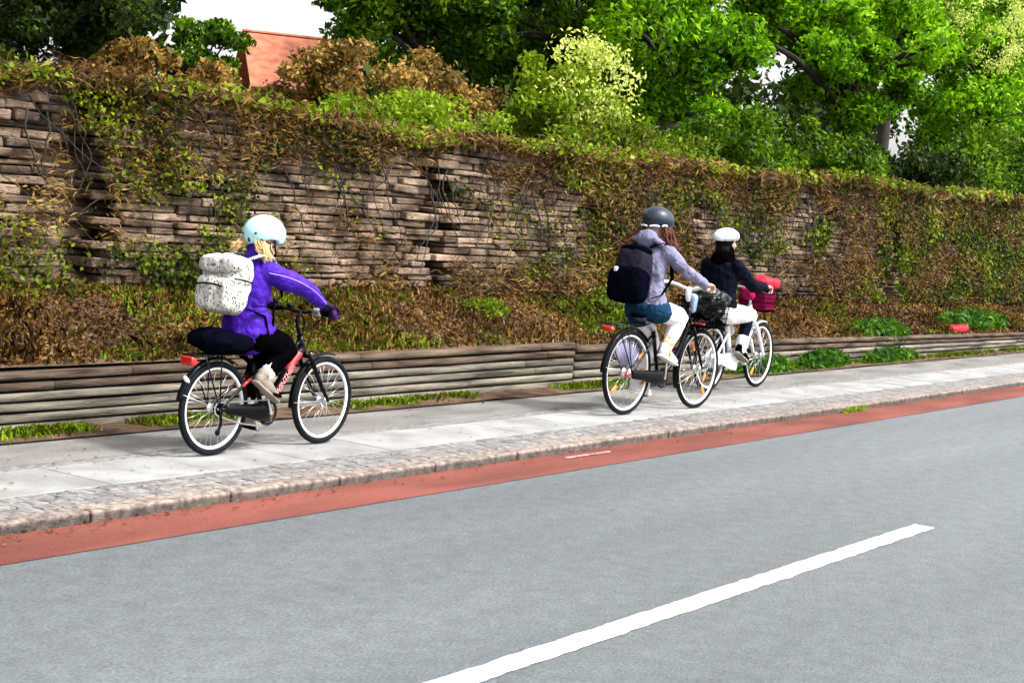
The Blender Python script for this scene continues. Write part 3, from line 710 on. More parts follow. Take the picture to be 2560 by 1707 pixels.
def rack(root, x0, x1, z, wd, mt, down):
    rk = MB()
    for y in (-wd, -wd/3, wd/3, wd): rk.tube([(x0, y, z), (x1, y*.8, z)], .005, n=8)
    for x in (x0, (x0+x1)/2, x1-.02): rk.tube([(x, -wd, z), (x, wd, z)], .0045, n=8)
    for y in (-1, 1):
        rk.tube([(x0+.08, y*wd, z), (down[0], y*.05, down[1])], .0045, n=8); rk.tube([(x0+.22, y*wd, z), (down[0], y*.05, down[1])], .0045, n=8)
    return rk.build('rack', mt, root)

# ------------------------------------------------------------------ people
def hand(mb, g, wrist, side, k=1.):
    """g: grip centre; fingers curl over the front of the bar; side -1 right, +1 left"""
    gx, gy, gz_ = g; s = side
    mb.loft([(wrist[0], wrist[1], wrist[2], .021*k, .024*k), (gx-.035*k, gy, gz_+.030*k, .036*k, .019*k), (gx+.004, gy, gz_+.030*k, .040*k, .016*k)], n=12, A=(0, 1, 0))
    for i, (o, l) in enumerate(((-.033, .92), (-.011, 1.), (.011, .95), (.032, .78))):
        y = gy+s*-o*k
        mb.loft([(gx+.004*k, y, gz_+.031*k, .0095*k), (gx+.030*k*l, y, gz_+.020*k, .0092*k), (gx+.034*k*l, y, gz_-.012*k, .0085*k), (gx+.012*k, y, gz_-.027*k*l, .0078*k)], n=8)
    mb.loft([(gx-.03*k, gy-s*.030*k, gz_+.022*k, .013*k), (gx-.012*k, gy-s*.050*k, gz_+.004*k, .0105*k), (gx+.014*k, gy-s*.050*k, gz_-.018*k, .009*k)], n=8)
def head(mb, c, k=1., pitch=0.):
    x, y, z = c
    def P(dx, dy, dz): return (x+k*(dx*math.cos(pitch)+dz*math.sin(pitch)), y+k*dy, z+k*(dz*math.cos(pitch)-dx*math.sin(pitch)))
    mb.ell(P(-.005, 0, .02), (.098*k, .077*k, .10*k), rot=(0, pitch, 0))
    mb.ell(P(.035, 0, -.045), (.062*k, .058*k, .072*k), rot=(0, pitch, 0))
    mb.ell(P(.068, 0, -.092), (.028*k, .030*k, .022*k), rot=(0, pitch, 0))      # chin
    mb.loft([(*P(.092, 0, .012), .010*k), (*P(.108, 0, -.022), .014*k)], n=8)       # nose
    mb.ell(P(.090, 0, -.052), (.014*k, .026*k, .007*k)); mb.ell(P(.087, 0, -.064), (.014*k, .022*k, .007*k))    # lips
    for s in (-1, 1):
        mb.ell(P(-.005, s*.080, -.012), (.018*k, .008*k, .030*k)); mb.ell(P(.060, s*.040, -.025), (.028*k, .024*k, .026*k))
    return P
def limb(mb, a, b, c, r, n=14, fl=1.):
    """tapered limb through a joint: radii at root, mid, joint, mid, end"""
    a, b, c = Vector(a), Vector(b), Vector(c)
    mb.loft([(*a, r[0]), (*a.lerp(b, .5), r[1]), (*a.lerp(b, .9), r[2]), (*b, r[2]), (*b.lerp(c, .1), r[2]), (*b.lerp(c, .45), r[3]), (*c, r[4])], n=n)
def shoe(root, heel, toe, y, mt, sole, k=1., shaft=None, name='shoe', bm=None):
    """heel/toe (x,z) of the sole; the foot follows that line"""
    h_ = Vector((heel[0], y, heel[1])); t_ = Vector((toe[0], y, toe[1])); d = (t_-h_).normalized(); up = Vector((-d.z, 0, d.x))
    mb = MB(); P = lambda s, u: h_+(t_-h_)*s+up*u*k
    mb.loft([(*P(.10, .045), .033*k, .042*k), (*P(.35, .048), .036*k, .046*k), (*P(.62, .036), .042*k, .034*k), (*P(.86, .028), .040*k, .026*k)], n=16, A=(0, 1, 0))
    if shaft: mb.loft([(*P(.16, .06), .036*k, .045*k), (shaft[0], y, shaft[1], .043*k, .047*k)], n=14, A=(0, 1, 0))
    o = mb.blob(name, mt, root, .005, 2)
    sl = MB(); sl.loft([(*P(.02, .006), .032*k, .011*k), (*P(.3, .006), .032*k, .011*k), (*P(.65, .006), .043*k, .011*k), (*P(.98, .007), .034*k, .010*k)], n=14, A=(0, 1, 0), sq=.6)
    sl.build('sole', sole, o); return o

def hairstrands(name, mt, root, roots, tips, n_, r_=.004, wave=.02, vox=None):
    mb = MB()
    for i in range(n_):
        a = Vector(roots[0]).lerp(Vector(roots[1]), random.random())+Vector([random.gauss(0, .008) for _ in range(3)])
        b_ = Vector(tips[0]).lerp(Vector(tips[1]), random.random())+Vector([random.gauss(0, wave) for _ in range(3)])
        m1 = a.lerp(b_, .35)+Vector([random.gauss(0, wave*.6) for _ in range(3)])-Vector((.012, 0, 0)); m2 = a.lerp(b_, .7)+Vector([random.gauss(0, wave*.7) for _ in range(3)])
        mb.loft([(*a, r_), (*m1, r_*1.3), (*m2, r_), (*b_, r_*.3)], n=5)
    return mb.build(name, mt, root)

TZ = .06
# ============ rider 1: child in purple ============
b1 = empty('bicycle', (7.156, 6.875, TZ)); tag(b1, "black child's bicycle with red lettering on its frame, ridden by the child in purple", 'bicycle')
r1 = .288
wheel(b1, 0, r1, .021, refl=None, hub=.03); wheel(b1, 1.0, r1, .021)
MB().lathe([(.045, -.04), (.045, -.036), (.01, -.036), (.01, -.04)], (0, 0, r1), n=24).build('sprocket', M['black'], b1)
dr = MB(); dr.tube([(0, -.05, r1), (.02, -.055, .20), (-.01, -.055, .155)], .009, n=8, sm=1); dr.ell((-.01, -.055, .15), (.022, .008, .022)); dr.build('derailleur', M['black'], b1)
fr1 = MB()
BB = (.43, .245); HT = (.735, .71); HB = (.782, .60); ST = (.30, .585)
fr1.tube([(HT[0], 0, HT[1]), (HB[0], 0, HB[1])], .021, n=14)
fr1.tube([(.765, 0, .635), (.66, 0, .53), (.50, 0, .33), (BB[0], 0, BB[1])], [.030, .028, .026, .024], n=14, sm=1)
fr1.tube([(.745, 0, .69), (.60, 0, .545), (.42, 0, .50), (.34, 0, .47)], .014, n=10, sm=1)
fr1.tube([(ST[0], 0, ST[1]), (BB[0], 0, BB[1])], .017, n=12)
fr1.loft([(BB[0], -.035, BB[1], .024), (BB[0], .035, BB[1], .024)], n=14)
for y in (-1, 1):
    fr1.tube([(BB[0]-.01, y*.02, BB[1]), (.25, y*.035, .262), (0, y*.05, r1)], .011, n=8, sm=1)
f1 = fr1.build('frame', M['black'], b1)
ss = MB()
for y in (-1, 1): ss.tube([(.345, y*.018, .50), (.15, y*.04, .385), (0, y*.05, r1)], .0105, n=8, sm=1)
ss.build('seat_stay', M['black'], b1)
for y in (-1, 1): MB().tube([(.275, y*.026, .457), (.20, y*.034, .415)], .0115, n=10).build('red_band', M['red_paint'], f1)
# red band with the lettering along the down tube
dd = Vector((.66-.50, 0, .53-.33)).normalized()
band = MB(); band.tube([(.735, 0, .605), (.68, 0, .55), (.63, 0, .492)], [.0312, .0308, .0300], n=16, sm=1); band.build('red_band', M['red_paint'], f1)
cu = bpy.data.curves.new('lettering', 'FONT'); cu.body = 'WINTHER'; cu.size = .052; cu.extrude = .0012; cu.shear = .25; cu.align_x = 'LEFT'; cu.align_y = 'CENTER'; cu.offset = .0012
tmp = bpy.data.objects.new('tmp', cu); C.objects.link(tmp); bpy.context.view_layer.update()
me = bpy.data.meshes.new_from_object(tmp.evaluated_get(bpy.context.evaluated_depsgraph_get())); C.objects.unlink(tmp)
me.materials.clear(); me.materials.append(M['pink']); me.name = 'lettering'
lt = bpy.data.objects.new('lettering', me); C.objects.link(lt); lt.parent = f1
yax = Vector((-dd.z, 0, dd.x)); Mx = Matrix((dd, yax, Vector((0, -1, 0)))).transposed().to_4x4(); Mx.translation = Vector((.515, -.0315, .349)); lt.matrix_local = Mx
fk = MB()
fk.tube([(.735, 0, .71), (.700, 0, .80)], .0135, n=12)
fk.loft([(.79, -.055, .585, .014), (.79, .055, .585, .014)], n=10)
for y in (-1, 1): fk.tube([(.79, y*.052, .59), (.85, y*.054, .49), (.94, y*.053, .36), (1.0, y*.052, r1)], [.017, .016, .013, .010], n=10, sm=1)
fk.build('fork', M['black'], b1)
MB().tube([(.703, 0, .79), (.70, 0, .825), (.735, 0, .868)], .014, n=12, sm=1).build('stem', M['black'], b1)
grips_bar(b1, [(.735, 0, .868), (.735, .05, .868), (.725, .12, .88), (.705, .27, .878)], M['black'], M['blackmat'])
cb1 = MB()
for y in (.02, .03): cb1.tube([(.74, y+.05, .86), (.80, y, .84), (.79, y, .72), (.765, y, .66)], .003, n=6, sm=2)
cb1.tube([(.77, -.03, .86), (.83, -.04, .80), (.80, -.03, .70), (.79, -.02, .64)], .003, n=6, sm=2); cb1.build('brake_cable', M['blackmat'], b1)
MB().ell((.735, .10, .90), (.022, .022, .016)).build('bell', M['black'], b1); MB().loft([(.72, -.13, .882, .026), (.715, -.165, .882, .026)], n=14).build('gear_shifter', M['steel'], b1)
MB().loft([(.80, -.05, .605, .006), (.83, -.045, .56, .007), (.85, -.03, .55, .006)], n=8).build('brake', M['steel'], b1)
mudguard(b1, 0, r1, R(58), R(168), M['black']); mudguard(b1, 1.0, r1, R(75), R(187), M['black'])
MB().loft([(-.25, -.012, .468, .014, .022), (-.24, .012, .478, .014, .022)], n=10).build('mudguard_reflector', M['white_paint'], b1)
saddle(b1, .22, .70, M['blackmat'], (.30, 0, .585))
rk1 = rack(b1, -.235, .25, .618, .055, M['black'], (0, r1))
rl = MB(); rl.sbox((-.235, 0, .585), (.05, .10, .055), .3); rl.build('rear_light', M['red_lens'], b1)
p1R, p1L = crankset(b1, BB, R(112), .135, .08)
chain(b1, BB, (0, r1), .08, .04)
# closed black chain guard
MB().loft([(.06, -.055, .282, .026, .008), (.22, -.056, .268, .040, .011), (.33, -.058, .255, .055, .013), (.43, -.058, .245, .060, .013)], n=14, A=(0, 0, 1)).build('chain_guard', M['black'], b1)

bag1 = MB(); bag1.sbox((.03, 0, .695), (.36, .30, .125), .6, rot=(0, .1, 0)); bag1.ell((-.05, 0, .705), (.14, .16, .075)); bag1.ell((.16, .02, .68), (.16, .14, .07))
o = bag1.blob('bag', M['bagblack'], None, .008, 3, .03, .07); o.location = (7.156, 6.875, TZ); tag(o, 'soft black bag strapped on the rear rack of the child\'s bicycle', 'bag')

p1 = empty('person', (7.156, 6.875, TZ)); tag(p1, 'child in purple jacket and mint helmet cycling at left with a speckled white rucksack', 'person')
bd = MB(); k1 = .92
Hc = (.335, 0, 1.335)
HY = R(-24); PP = head(bd, Hc, k1, .12); bd.yaw(.29, 0, HY)
bd.loft([(.268, 0, 1.18, .05), (.305, 0, 1.28, .045)], n=12)
bd.loft([(.215, 0, .78, .12, .09), (.22, 0, .95, .10, .08), (.255, 0, 1.12, .12, .075)], n=14, A=(0, 1, 0))
gR = (.716, -.250, .885); gL = (.716, .250, .885)
eR = (.475, -.235, 1.045); wR = (.650, -.235, .945); eL = (.475, .235, 1.03); wL = (.655, .235, .93)
for s, e_, w_ in ((-1, eR, wR), (1, eL, wL)): limb(bd, (.265, s*.13, 1.13), e_, w_, (.038, .036, .03, .028, .02))
kR = (.505, -.10, .655); aR = (.285, -.125, .475); kL = (.50, .10, .56); aL = (.395, .125, .235)
for s, k_, a_ in ((-1, kR, aR), (1, kL, aL)): limb(bd, (.22, s*.07, .77), k_, a_, (.06, .055, .042, .038, .028))
body1 = bd.blob('body', M['skin'], p1, .006, 2)
for s in (-1, 1): MB().ell(PP(.083, s*.030, .002), (.010, .012, .009)).yaw(.29, 0, HY).build('eye', M['eye'], p1)
jk = MB()
jk.loft([(.255, 0, .765, .172, .165), (.245, 0, .83, .160, .150), (.22, 0, .92, .135, .115), (.235, 0, 1.03, .145, .112), (.25, 0, 1.12, .150, .10), (.258, 0, 1.165, .12, .08), (.262, 0, 1.195, .07, .06)], n=24, A=(0, 1, 0))
jk.loft([(.268, 0, 1.18, .065, .062), (.278, 0, 1.262, .062, .058)], n=14, A=(0, 1, 0))
for s, e_, w_ in ((-1, eR, wR), (1, eL, wL)):
    a = Vector((.262, s*.125, 1.125)); e2 = Vector(e_); w2 = Vector(w_)
    jk.loft([(*a, .068), (*a.lerp(e2, .35), .068), (*a.lerp(e2, .8), .060), (*e2, .056), (*e2.lerp(w2, .4), .052), (*e2.lerp(w2, .85), .042), (*w2, .037)], n=18)
jk.blob('jacket', M['purple'], p1, .006, 4, .034, .085)
# light piping down the sleeve and hem
pp = MB(); 
pp.tube([(.20, -.187, 1.125), (.33, -.249, 1.105), (.47, -.300, 1.045), (.56, -.297, .995), (.64, -.285, .945)], .0022, n=6, sm=2)
pp.build('piping', M['purple_trim'], p1)
tr = MB()
for s, k_, a_ in ((-1, kR, aR), (1, kL, aL)):
    k2 = Vector(k_); a2 = Vector(a_); h2 = Vector((.23, s*.07, .735))
    tr.loft([(*h2, .098), (*h2.lerp(k2, .5), .092), (*h2.lerp(k2, .9), .082), (*k2, .078), (*k2.lerp(a2, .35), .068), (*k2.lerp(a2, .70), .056)], n=16)
tr.ell((.215, 0, .745), (.12, .145, .085))
tr.blob('trousers', M['black_cloth'], p1, .007, 4, .014, .06)
sk = MB()
for s, k_, a_ in ((-1, kR, aR), (1, kL, aL)): MB().loft([(*Vector(k_).lerp(Vector(a_), .60), .056), (*Vector(k_).lerp(Vector(a_), .86), .046)], n=12).build('sock', M['white_cloth'], p1)
shoe(p1, (.205, .455), (.415, .315), -.125, M['beige'], M['beige'], .95, shaft=(.285, .500))
shoe(p1, (.375, .165), (.60, .125), .125, M['beige'], M['beige'], .95, shaft=(.40, .26))
gl = MB(); hand(gl, gR, wR, -1, 1.2); gl.ell((gR[0]-.005, gR[1]-.02, gR[2]), (.03, .035, .032)); gl.blob('glove', M['glove'], p1, .005, 1)
gl = MB(); hand(gl, gL, wL, 1, 1.12); gl.blob('glove', M['glove'], p1, .005, 1)
hl = MB(); cut = lambda x: -.030-.42*max(0, -x)-.02*(x > .05)
hl.ell((.325, 0, 1.352), (.138, .112, .118), rot=(0, .05, 0), n=32, m_=22, cut=cut)
hl.loft([(.425, -.06, 1.345, .012), (.462, 0, 1.345, .014), (.425, .06, 1.345, .012)], n=8)
hl.yaw(.29, 0, HY); helm = hl.blob('helmet', M['mint'], p1, .004, 6)
vt = MB()
for th, ph in ((205, 1.98), (228, 1.62), (245, 2.0), (180, 1.7)):
    th = R(th); d_ = Vector((math.sin(ph)*math.cos(th), math.sin(ph)*math.sin(th), math.cos(ph)))
    MB().ell((.325+d_.x*.137, d_.y*.111, 1.362+d_.z*.117), (.011, .011, .017) if ph > 1.7 else (.008, .008, .008)).yaw(.29, 0, HY).build('vent', M['slate'], helm)
st_ = MB()
st_.tube([(.36, -.083, 1.32), (.37, -.078, 1.27), (.395, -.04, 1.232), (.40, 0, 1.225), (.395, .04, 1.232), (.36, .083, 1.32)], .005, n=6, sm=1); st_.tube([(.27, -.088, 1.31), (.365, -.08, 1.275)], .005, n=6)
st_.yaw(.29, 0, HY); st_.build('chin_strap', M['blackmat'], helm)
hairstrands('hair', M['blonde'], p1, ((.20, -.065, 1.30), (.28, -.10, 1.285)), ((.215, -.125, 1.20), (.275, -.125, 1.20)), 170, .0035, .011)
hairstrands('ponytail', M['blonde'], p1, ((.215, .02, 1.295), (.22, .07, 1.295)), ((.10, .05, 1.285), (.15, .07, 1.24)), 40, .0018, .014)

ru = empty('rucksack', (7.156, 6.875, TZ)); tag(ru, 'white rucksack with small dark specks on the back of the child in purple', 'rucksack')
rm = MB()
rm.sbox((.035, 0, 1.04), (.19, .31, .36), .5, rot=(0, .20, 0), n=28, m_=18)
rm.sbox((.045, 0, 1.16), (.15, .27, .12), .6, rot=(0, .25, 0))
main = rm.blob('bag_body', M['speckled'], ru, .006, 4, .034, .09)
pk = MB(); pk.sbox((-.065, -.005, .985), (.10, .27, .21), .5, rot=(0, .16, 0), n=24); pk.blob('front_pocket', M['speckled'], ru, .006, 3, .028, .08)
fl = MB(); fl.sbox((.03, 0, 1.155), (.22, .325, .115), .55, rot=(0, .05, 0), n=24); fl.blob('flap', M['speckled'], ru, .006, 3, .028, .07)
zp = MB(); zp.tube([(-.118, -.11, 1.035), (-.126, -.05, 1.045), (-.127, .03, 1.045), (-.118, .10, 1.035)], .006, n=6, sm=1); zp.tube([(-.06, -.158, 1.085), (.02, -.166, 1.075), (.09, -.160, 1.06)], .005, n=6, sm=1); zp.build('zip', M['blackmat'], ru)
for s in (-1, 1):
    sp_ = MB(); sp_.loft([(.12, s*.10, 1.20, .020, .006), (.20, s*.115, 1.225, .022, .007), (.29, s*.118, 1.215, .022, .007), (.365, s*.118, 1.13, .022, .006), (.375, s*.125, 1.06, .018, .005)], n=10); sp_.build('strap', M['speckled'], ru)
for s in (-1, 1): MB().loft([(.375, s*.125, 1.07, .010, .004), (.365, s*.155, .98, .010, .004), (.24, s*.168, .92, .010, .004), (.11, s*.150, .92, .010, .004)], n=8).build('lower_strap', M['blackmat'], ru)
wb = MB(); wb.loft([(.10, -.13, .90, .014, .005), (.22, -.158, .86, .016, .006), (.26, -.162, .74, .014, .005)], n=8); wb.tube([(.30, -.152, .97), (.305, -.156, .80)], .008, n=6); wb.build('waist_strap', M['blackmat'], ru)

# ============ rider 2: grey hoodie ============
YA = -.052
b2 = empty('bicycle', (11.81, 6.685, TZ), YA); tag(b2, 'black city bicycle with white handlebar and black front basket, ridden by the person in grey', 'bicycle')
r2 = .355; wb2 = 1.15
wheel(b2, 0, r2, .021, refl=[R(215), R(35)], hub=.038); wheel(b2, wb2, r2, .021, refl=[R(300), R(120)], hub=.03)
BB2 = (.49, .30); fr2 = MB()
fr2.tube([(.905, 0, .90), (.945, 0, .73)], .02, n=14)
fr2.tube([(.93, 0, .76), (.80, 0, .52), (.64, 0, .36), (BB2[0], 0, BB2[1])], .020, n=12, sm=2)
fr2.tube([(.915, 0, .84), (.76, 0, .60), (.60, 0, .48), (.43, 0, .48)], .015, n=10, sm=2)
fr2.tube([(.36, 0, .70), (BB2[0], 0, BB2[1])], .017, n=12)
fr2.loft([(BB2[0], -.035, BB2[1], .024), (BB2[0], .035, BB2[1], .024)], n=14)
for y in (-1, 1):
    fr2.tube([(BB2[0]-.01, y*.02, BB2[1]), (.25, y*.04, .325), (0, y*.055, r2)], .011, n=8, sm=1)
    fr2.tube([(.375, y*.018, .66), (.18, y*.045, .50), (0, y*.055, r2)], .009, n=8, sm=1)
fr2.build('frame', M['black'], b2)
fk = MB(); fk.tube([(.905, 0, .90), (.885, 0, 1.0)], .0135, n=12); fk.loft([(.95, -.05, .725, .014), (.95, .05, .725, .014)], n=10)
for y in (-1, 1): fk.tube([(.95, y*.048, .72), (1.0, y*.052, .62), (1.09, y*.053, .46), (wb2, y*.052, r2)], [.015, .014, .012, .010], n=10, sm=1)
fk.build('fork', M['black'], b2)
MB().loft([(.885, 0, .97, .02), (.875, 0, 1.02, .026, .03), (.89, 0, 1.055, .03, .03)], n=14).build('stem', M['white_paint'], b2)
lp = MB(); lp.loft([(.965, 0, .985, .045, .04), (.965, 0, .88, .035, .032)], n=14, A=(0, 1, 0), sq=.6); lp.build('light_housing', M['bluegrey'], b2, bevel=.004)
grips_bar(b2, [(.89, 0, 1.06), (.90, .05, 1.065), (.90, .16, 1.10), (.84, .25, 1.11), (.72, .285, 1.085)], M['white_paint'], M['white_paint'], .016, .12)
mudguard(b2, 0, r2, R(40), R(178), M['black'], wd=.027); mudguard(b2, wb2, r2, R(70), R(205), M['black'], wd=.030)
saddle(b2, .20, .835, M['blackmat'], (.355, 0, .70))
rack(b2, -.36, .22, .765, .06, M['black'], (0, r2))
rl = MB(); rl.sbox((-.345, 0, .728), (.06, .12, .05), .6); rl.build('rear_light', M['red_lens'], b2)
rl = MB(); rl.ell((-.10, -.07, r2-.005), (.032, .02, .024)); rl.build('side_light', M['red_lens'], b2)
p2R, p2L = crankset(b2, BB2, R(86), .165, .085)
MB().loft([(0, -.06, r2-.005, .040, .011), (.15, -.062, .335, .042, .012), (.36, -.063, .31, .060, .014), (.49, -.063, .30, .072, .014)], n=16, A=(0, 0, 1)).build('chain_guard', M['black'], b2)
sd2 = MB(); sd2.lathe([(.31, .034), (.31, .037), (.06, .037), (.06, .034)], (0, 0, r2), R(20), R(130), n=24); sd2.build('skirt_guard', M['lavender'], b2)
def basket(root, c, d, mt, name='basket'):
    x, y, z = c; bm_ = MB(); hx, hy, hz = d[0]/2, d[1]/2, d[2]/2
    for k in range(7):
        zz = z-hz+d[2]*k/6; q = .86+.14*k/6
        bm_.tube([(x-hx*q, y-hy*q, zz), (x+hx*q, y-hy*q, zz), (x+hx*q, y+hy*q, zz), (x-hx*q, y+hy*q, zz), (x-hx*q, y-hy*q, zz)], .003 if k < 6 else .007, n=6)
    for i in range(14):
        for sx, sy in ((1, 0), (-1, 0), (0, 1), (0, -1)):
            t = -1+2*(i+.5)/14; a = (sx*hx if sx else t*hx, sy*hy if sy else t*hy)
            bm_.tube([(x+a[0]*.86, y+a[1]*.86, z-hz), (x+a[0], y+a[1], z+hz)], .0022, n=5)
    bm_.box((x, y, z-hz), (d[0]*.86, d[1]*.86, .008))
    return bm_.build(name, mt, root)
basket(b2, (1.17, 0, .86), (.30, .38, .26), M['blackmat'])
MB().tube([(.95, 0, .80), (1.05, 0, .80)], .012, n=8).build('basket_bracket', M['black'], b2)
o = MB(); o.sbox((1.17, 0, .93), (.31, .37, .26), .7); o.ell((1.13, -.06, 1.03), (.10, .10, .06)); o.ell((1.24, .06, 1.02), (.09, .10, .06)); o.ell((1.20, -.14, .98), (.12, .08, .07))
o = o.blob('plastic_bag', M['plastic_bag'], None, .009, 1, .07, .06); o.location = (11.81, 6.685, TZ); o.rotation_euler.z = YA; tag(o, 'shiny black plastic bag stuffed in the front basket of the grey rider', 'bag')

p2 = empty('person', (11.81, 6.685, TZ), YA); tag(p2, 'person in grey hoodie and white leggings cycling in a dark helmet, with long brown hair', 'person')
bd = MB()
HY2 = R(-14); PP = head(bd, (.275, 0, 1.60), 1.02, .15); bd.yaw(.23, 0, HY2)
bd.loft([(.21, 0, 1.40, .06), (.245, 0, 1.53, .052)], n=12)
bd.loft([(.20, 0, .90, .15, .10), (.20, 0, 1.10, .12, .085), (.215, 0, 1.35, .15, .085)], n=14, A=(0, 1, 0))
gR = (.735, -.283, 1.088); gL = (.735, .283, 1.088)
eR = (.40, -.27, 1.215); wR = (.655, -.275, 1.135); eL = (.40, .27, 1.215); wL = (.655, .275, 1.135)
for s, e_, w_ in ((-1, eR, wR), (1, eL, wL)): limb(bd, (.225, s*.165, 1.385), e_, w_, (.045, .042, .036, .034, .024))
kR = (.585, -.115, .835); aR = (.375, -.13, .56); kL = (.52, .11, .585); aL = (.36, .13, .265)
for s, k_, a_ in ((-1, kR, aR), (1, kL, aL)): limb(bd, (.20, s*.09, .88), k_, a_, (.08, .075, .055, .05, .035))
hand(bd, gR, wR, -1, 1.12); hand(bd, gL, wL, 1, 1.12)
bd.blob('body', M['skin'], p2, .006, 2)
for s in (-1, 1): MB().ell(PP(.083, s*.030, .002), (.010, .012, .009)).yaw(.23, 0, HY2).build('eye', M['eye'], p2)
hd = MB()
hd.loft([(.215, 0, .92, .185, .145), (.21, 0, 1.0, .165, .125), (.205, 0, 1.12, .145, .11), (.21, 0, 1.25, .165, .115), (.215, 0, 1.34, .175, .105), (.22, 0, 1.40, .14, .085), (.225, 0, 1.44, .08, .07)], n=24, A=(0, 1, 0))
for s, e_, w_ in ((-1, eR, wR), (1, eL, wL)):
    a = Vector((.22, s*.155, 1.37)); e2 = Vector(e_); w2 = Vector(w_)
    hd.loft([(*a, .068), (*a.lerp(e2, .35), .062), (*a.lerp(e2, .8), .052), (*e2, .050), (*e2.lerp(w2, .4), .046), (*e2.lerp(w2, .85), .038), (*w2, .042)], n=18)
hd.blob('hoodie', M['lavender'], p2, .006, 4, .034, .08)
hd = MB(); hd.ell((.125, 0, 1.475), (.075, .105, .085), rot=(0, .35, 0)); hd.loft([(.10, -.10, 1.47, .03), (.17, -.12, 1.44, .03), (.25, -.09, 1.43, .028)], n=10); hd.loft([(.10, .10, 1.47, .03), (.17, .12, 1.44, .03), (.25, .09, 1.43, .028)], n=10)
hd.blob('hood', M['lavender'], p2, .006, 3, .016, .05)
sh = MB()
for s, k_ in ((-1, kR), (1, kL)):
    h2 = Vector((.20, s*.09, .885)); k2 = Vector(k_); sh.loft([(*h2, .108), (*h2.lerp(k2, .22), .106)], n=16)
sh.ell((.185, 0, .895), (.135, .175, .09)); sh.blob('shorts', M['denim'], p2, .007, 2, .016, .05)
lg = MB()
for s, k_, a_ in ((-1, kR, aR), (1, kL, aL)):
    k2 = Vector(k_); a2 = Vector(a_); h2 = Vector((.20, s*.09, .885))
    lg.loft([(*h2.lerp(k2, .2), .096), (*h2.lerp(k2, .6), .092), (*h2.lerp(k2, .93), .078), (*k2, .074), (*k2.lerp(a2, .2), .070), (*k2.lerp(a2, .5), .068), (*k2.lerp(a2, .95), .043)], n=18)
lg.blob('leggings', M['white_cloth'], p2, .007, 4, .010, .05)
sk = MB()
for s, k_, a_ in ((-1, kR, aR), (1, kL, aL)): MB().loft([(*Vector(k_).lerp(Vector(a_), .70), .057), (*Vector(k_).lerp(Vector(a_), .85), .053), (*Vector(a_), .049), (*(Vector(a_)+Vector((.02, 0, -.04))), .045)], n=14).blob('sock', M['sock_orange'], p2, .005, 1)
shoe(p2, (.285, .505), (.545, .415), -.13, M['white_cloth'], M['white_paint'], 1.05, shaft=(.36, .575))
shoe(p2, (.30, .155), (.585, .125), .13, M['white_cloth'], M['white_paint'], 1.05, shaft=(.35, .26))
hl = MB(); cut = lambda x: -.045-.15*max(0, -x)
hl.ell((.265, 0, 1.640), (.150, .125, .112), rot=(0, .12, 0), n=32, m_=22, cut=cut)
hl.yaw(.23, 0, HY2); helm = hl.blob('helmet', M['slate'], p2, .004, 5)
bn = MB()
for a0, a1 in ((150, 178), (192, 224), (236, 254)):
    MB().loft([(.265+.156*math.cos(R(t)), .131*math.sin(R(t)), 1.597-.03*math.cos(R(t))*-1*.5+(.006 if i == 1 else 0), .006, .008) for i, t in enumerate((a0, (a0+a1)/2, a1))], n=8).build('reflective_band', M['pearl'], helm)
hairstrands('hair', M['brown_hair'], p2, ((.22, -.09, 1.59), (.31, -.105, 1.58)), ((.235, -.185, 1.34), (.34, -.175, 1.36)), 240, .008, .018)
hairstrands('hair', M['brown_hair'], p2, ((.15, .07, 1.56), (.22, .08, 1.56)), ((.02, .16, 1.36), (.12, .15, 1.38)), 130, .006, .02)
rb2 = empty('rucksack', (11.81, 6.685, TZ), YA); tag(rb2, 'large dark grey and black rucksack on the back of the person in grey', 'rucksack')
q = MB(); q.sbox((-.045, 0, 1.17), (.25, .33, .48), .55, rot=(0, .17, 0), n=28, m_=18, taper=.15); q.blob('bag_body', M['baggrey'], rb2, .007, 4, .02, .08)
q = MB(); q.sbox((-.10, 0, 1.09), (.22, .345, .31), .55, rot=(0, .15, 0), n=24); q.blob('front_pocket', M['bagblack'], rb2, .007, 3, .018, .07)
q = MB(); q.sbox((-.01, 0, 1.37), (.18, .27, .08), .7, rot=(0, .3, 0)); q.blob('top_lid', M['bagblack'], rb2, .007, 3, .012, .06)
q = MB(); q.sbox((-.175, .08, 1.21), (.03, .04, .045), .6); q.build('tag', M['pearl'], rb2)
for s in (-1, 1): MB().loft([(.06, s*.09, 1.41, .026, .007), (.16, s*.12, 1.455, .028, .008), (.27, s*.13, 1.42, .028, .008), (.335, s*.13, 1.30, .026, .007), (.33, s*.155, 1.16, .02, .006), (.16, s*.172, 1.02, .012, .005), (.04, s*.15, .99, .012, .005)], n=10).build('strap', M['bagblack'], rb2)

# ============ rider 3: dark jacket ============
b3 = empty('bicycle', (14.394, 7.228, TZ)); tag(b3, 'white city bicycle with white fork and chain cover, front basket, farthest of the three bicycles', 'bicycle')
r3 = .335; wb3 = 1.10
wheel(b3, 0, r3, .020, refl=[R(240)], hub=.05); wheel(b3, wb3, r3, .020, refl=[R(230)], hub=.03)
BB3 = (.44, .29); q = MB()
q.tube([(.79, 0, .86), (.835, 0, .68)], .024, n=14)
q.tube([(.825, 0, .72), (.72, 0, .50), (.57, 0, .34), (BB3[0], 0, BB3[1])], .030, n=12, sm=2)
q.tube([(.30, 0, .66), (.34, 0, .52), (BB3[0], 0, BB3[1])], .032, n=12, sm=1)
q.loft([(BB3[0], -.04, BB3[1], .028), (BB3[0], .04, BB3[1], .028)], n=14)
for y in (-1, 1):
    q.tube([(BB3[0]-.01, y*.02, BB3[1]), (.22, y*.04, .31), (0, y*.055, r3)], .013, n=8, sm=1)
    q.tube([(.325, y*.02, .60), (.15, y*.045, .46), (0, y*.055, r3)], .011, n=8, sm=1)
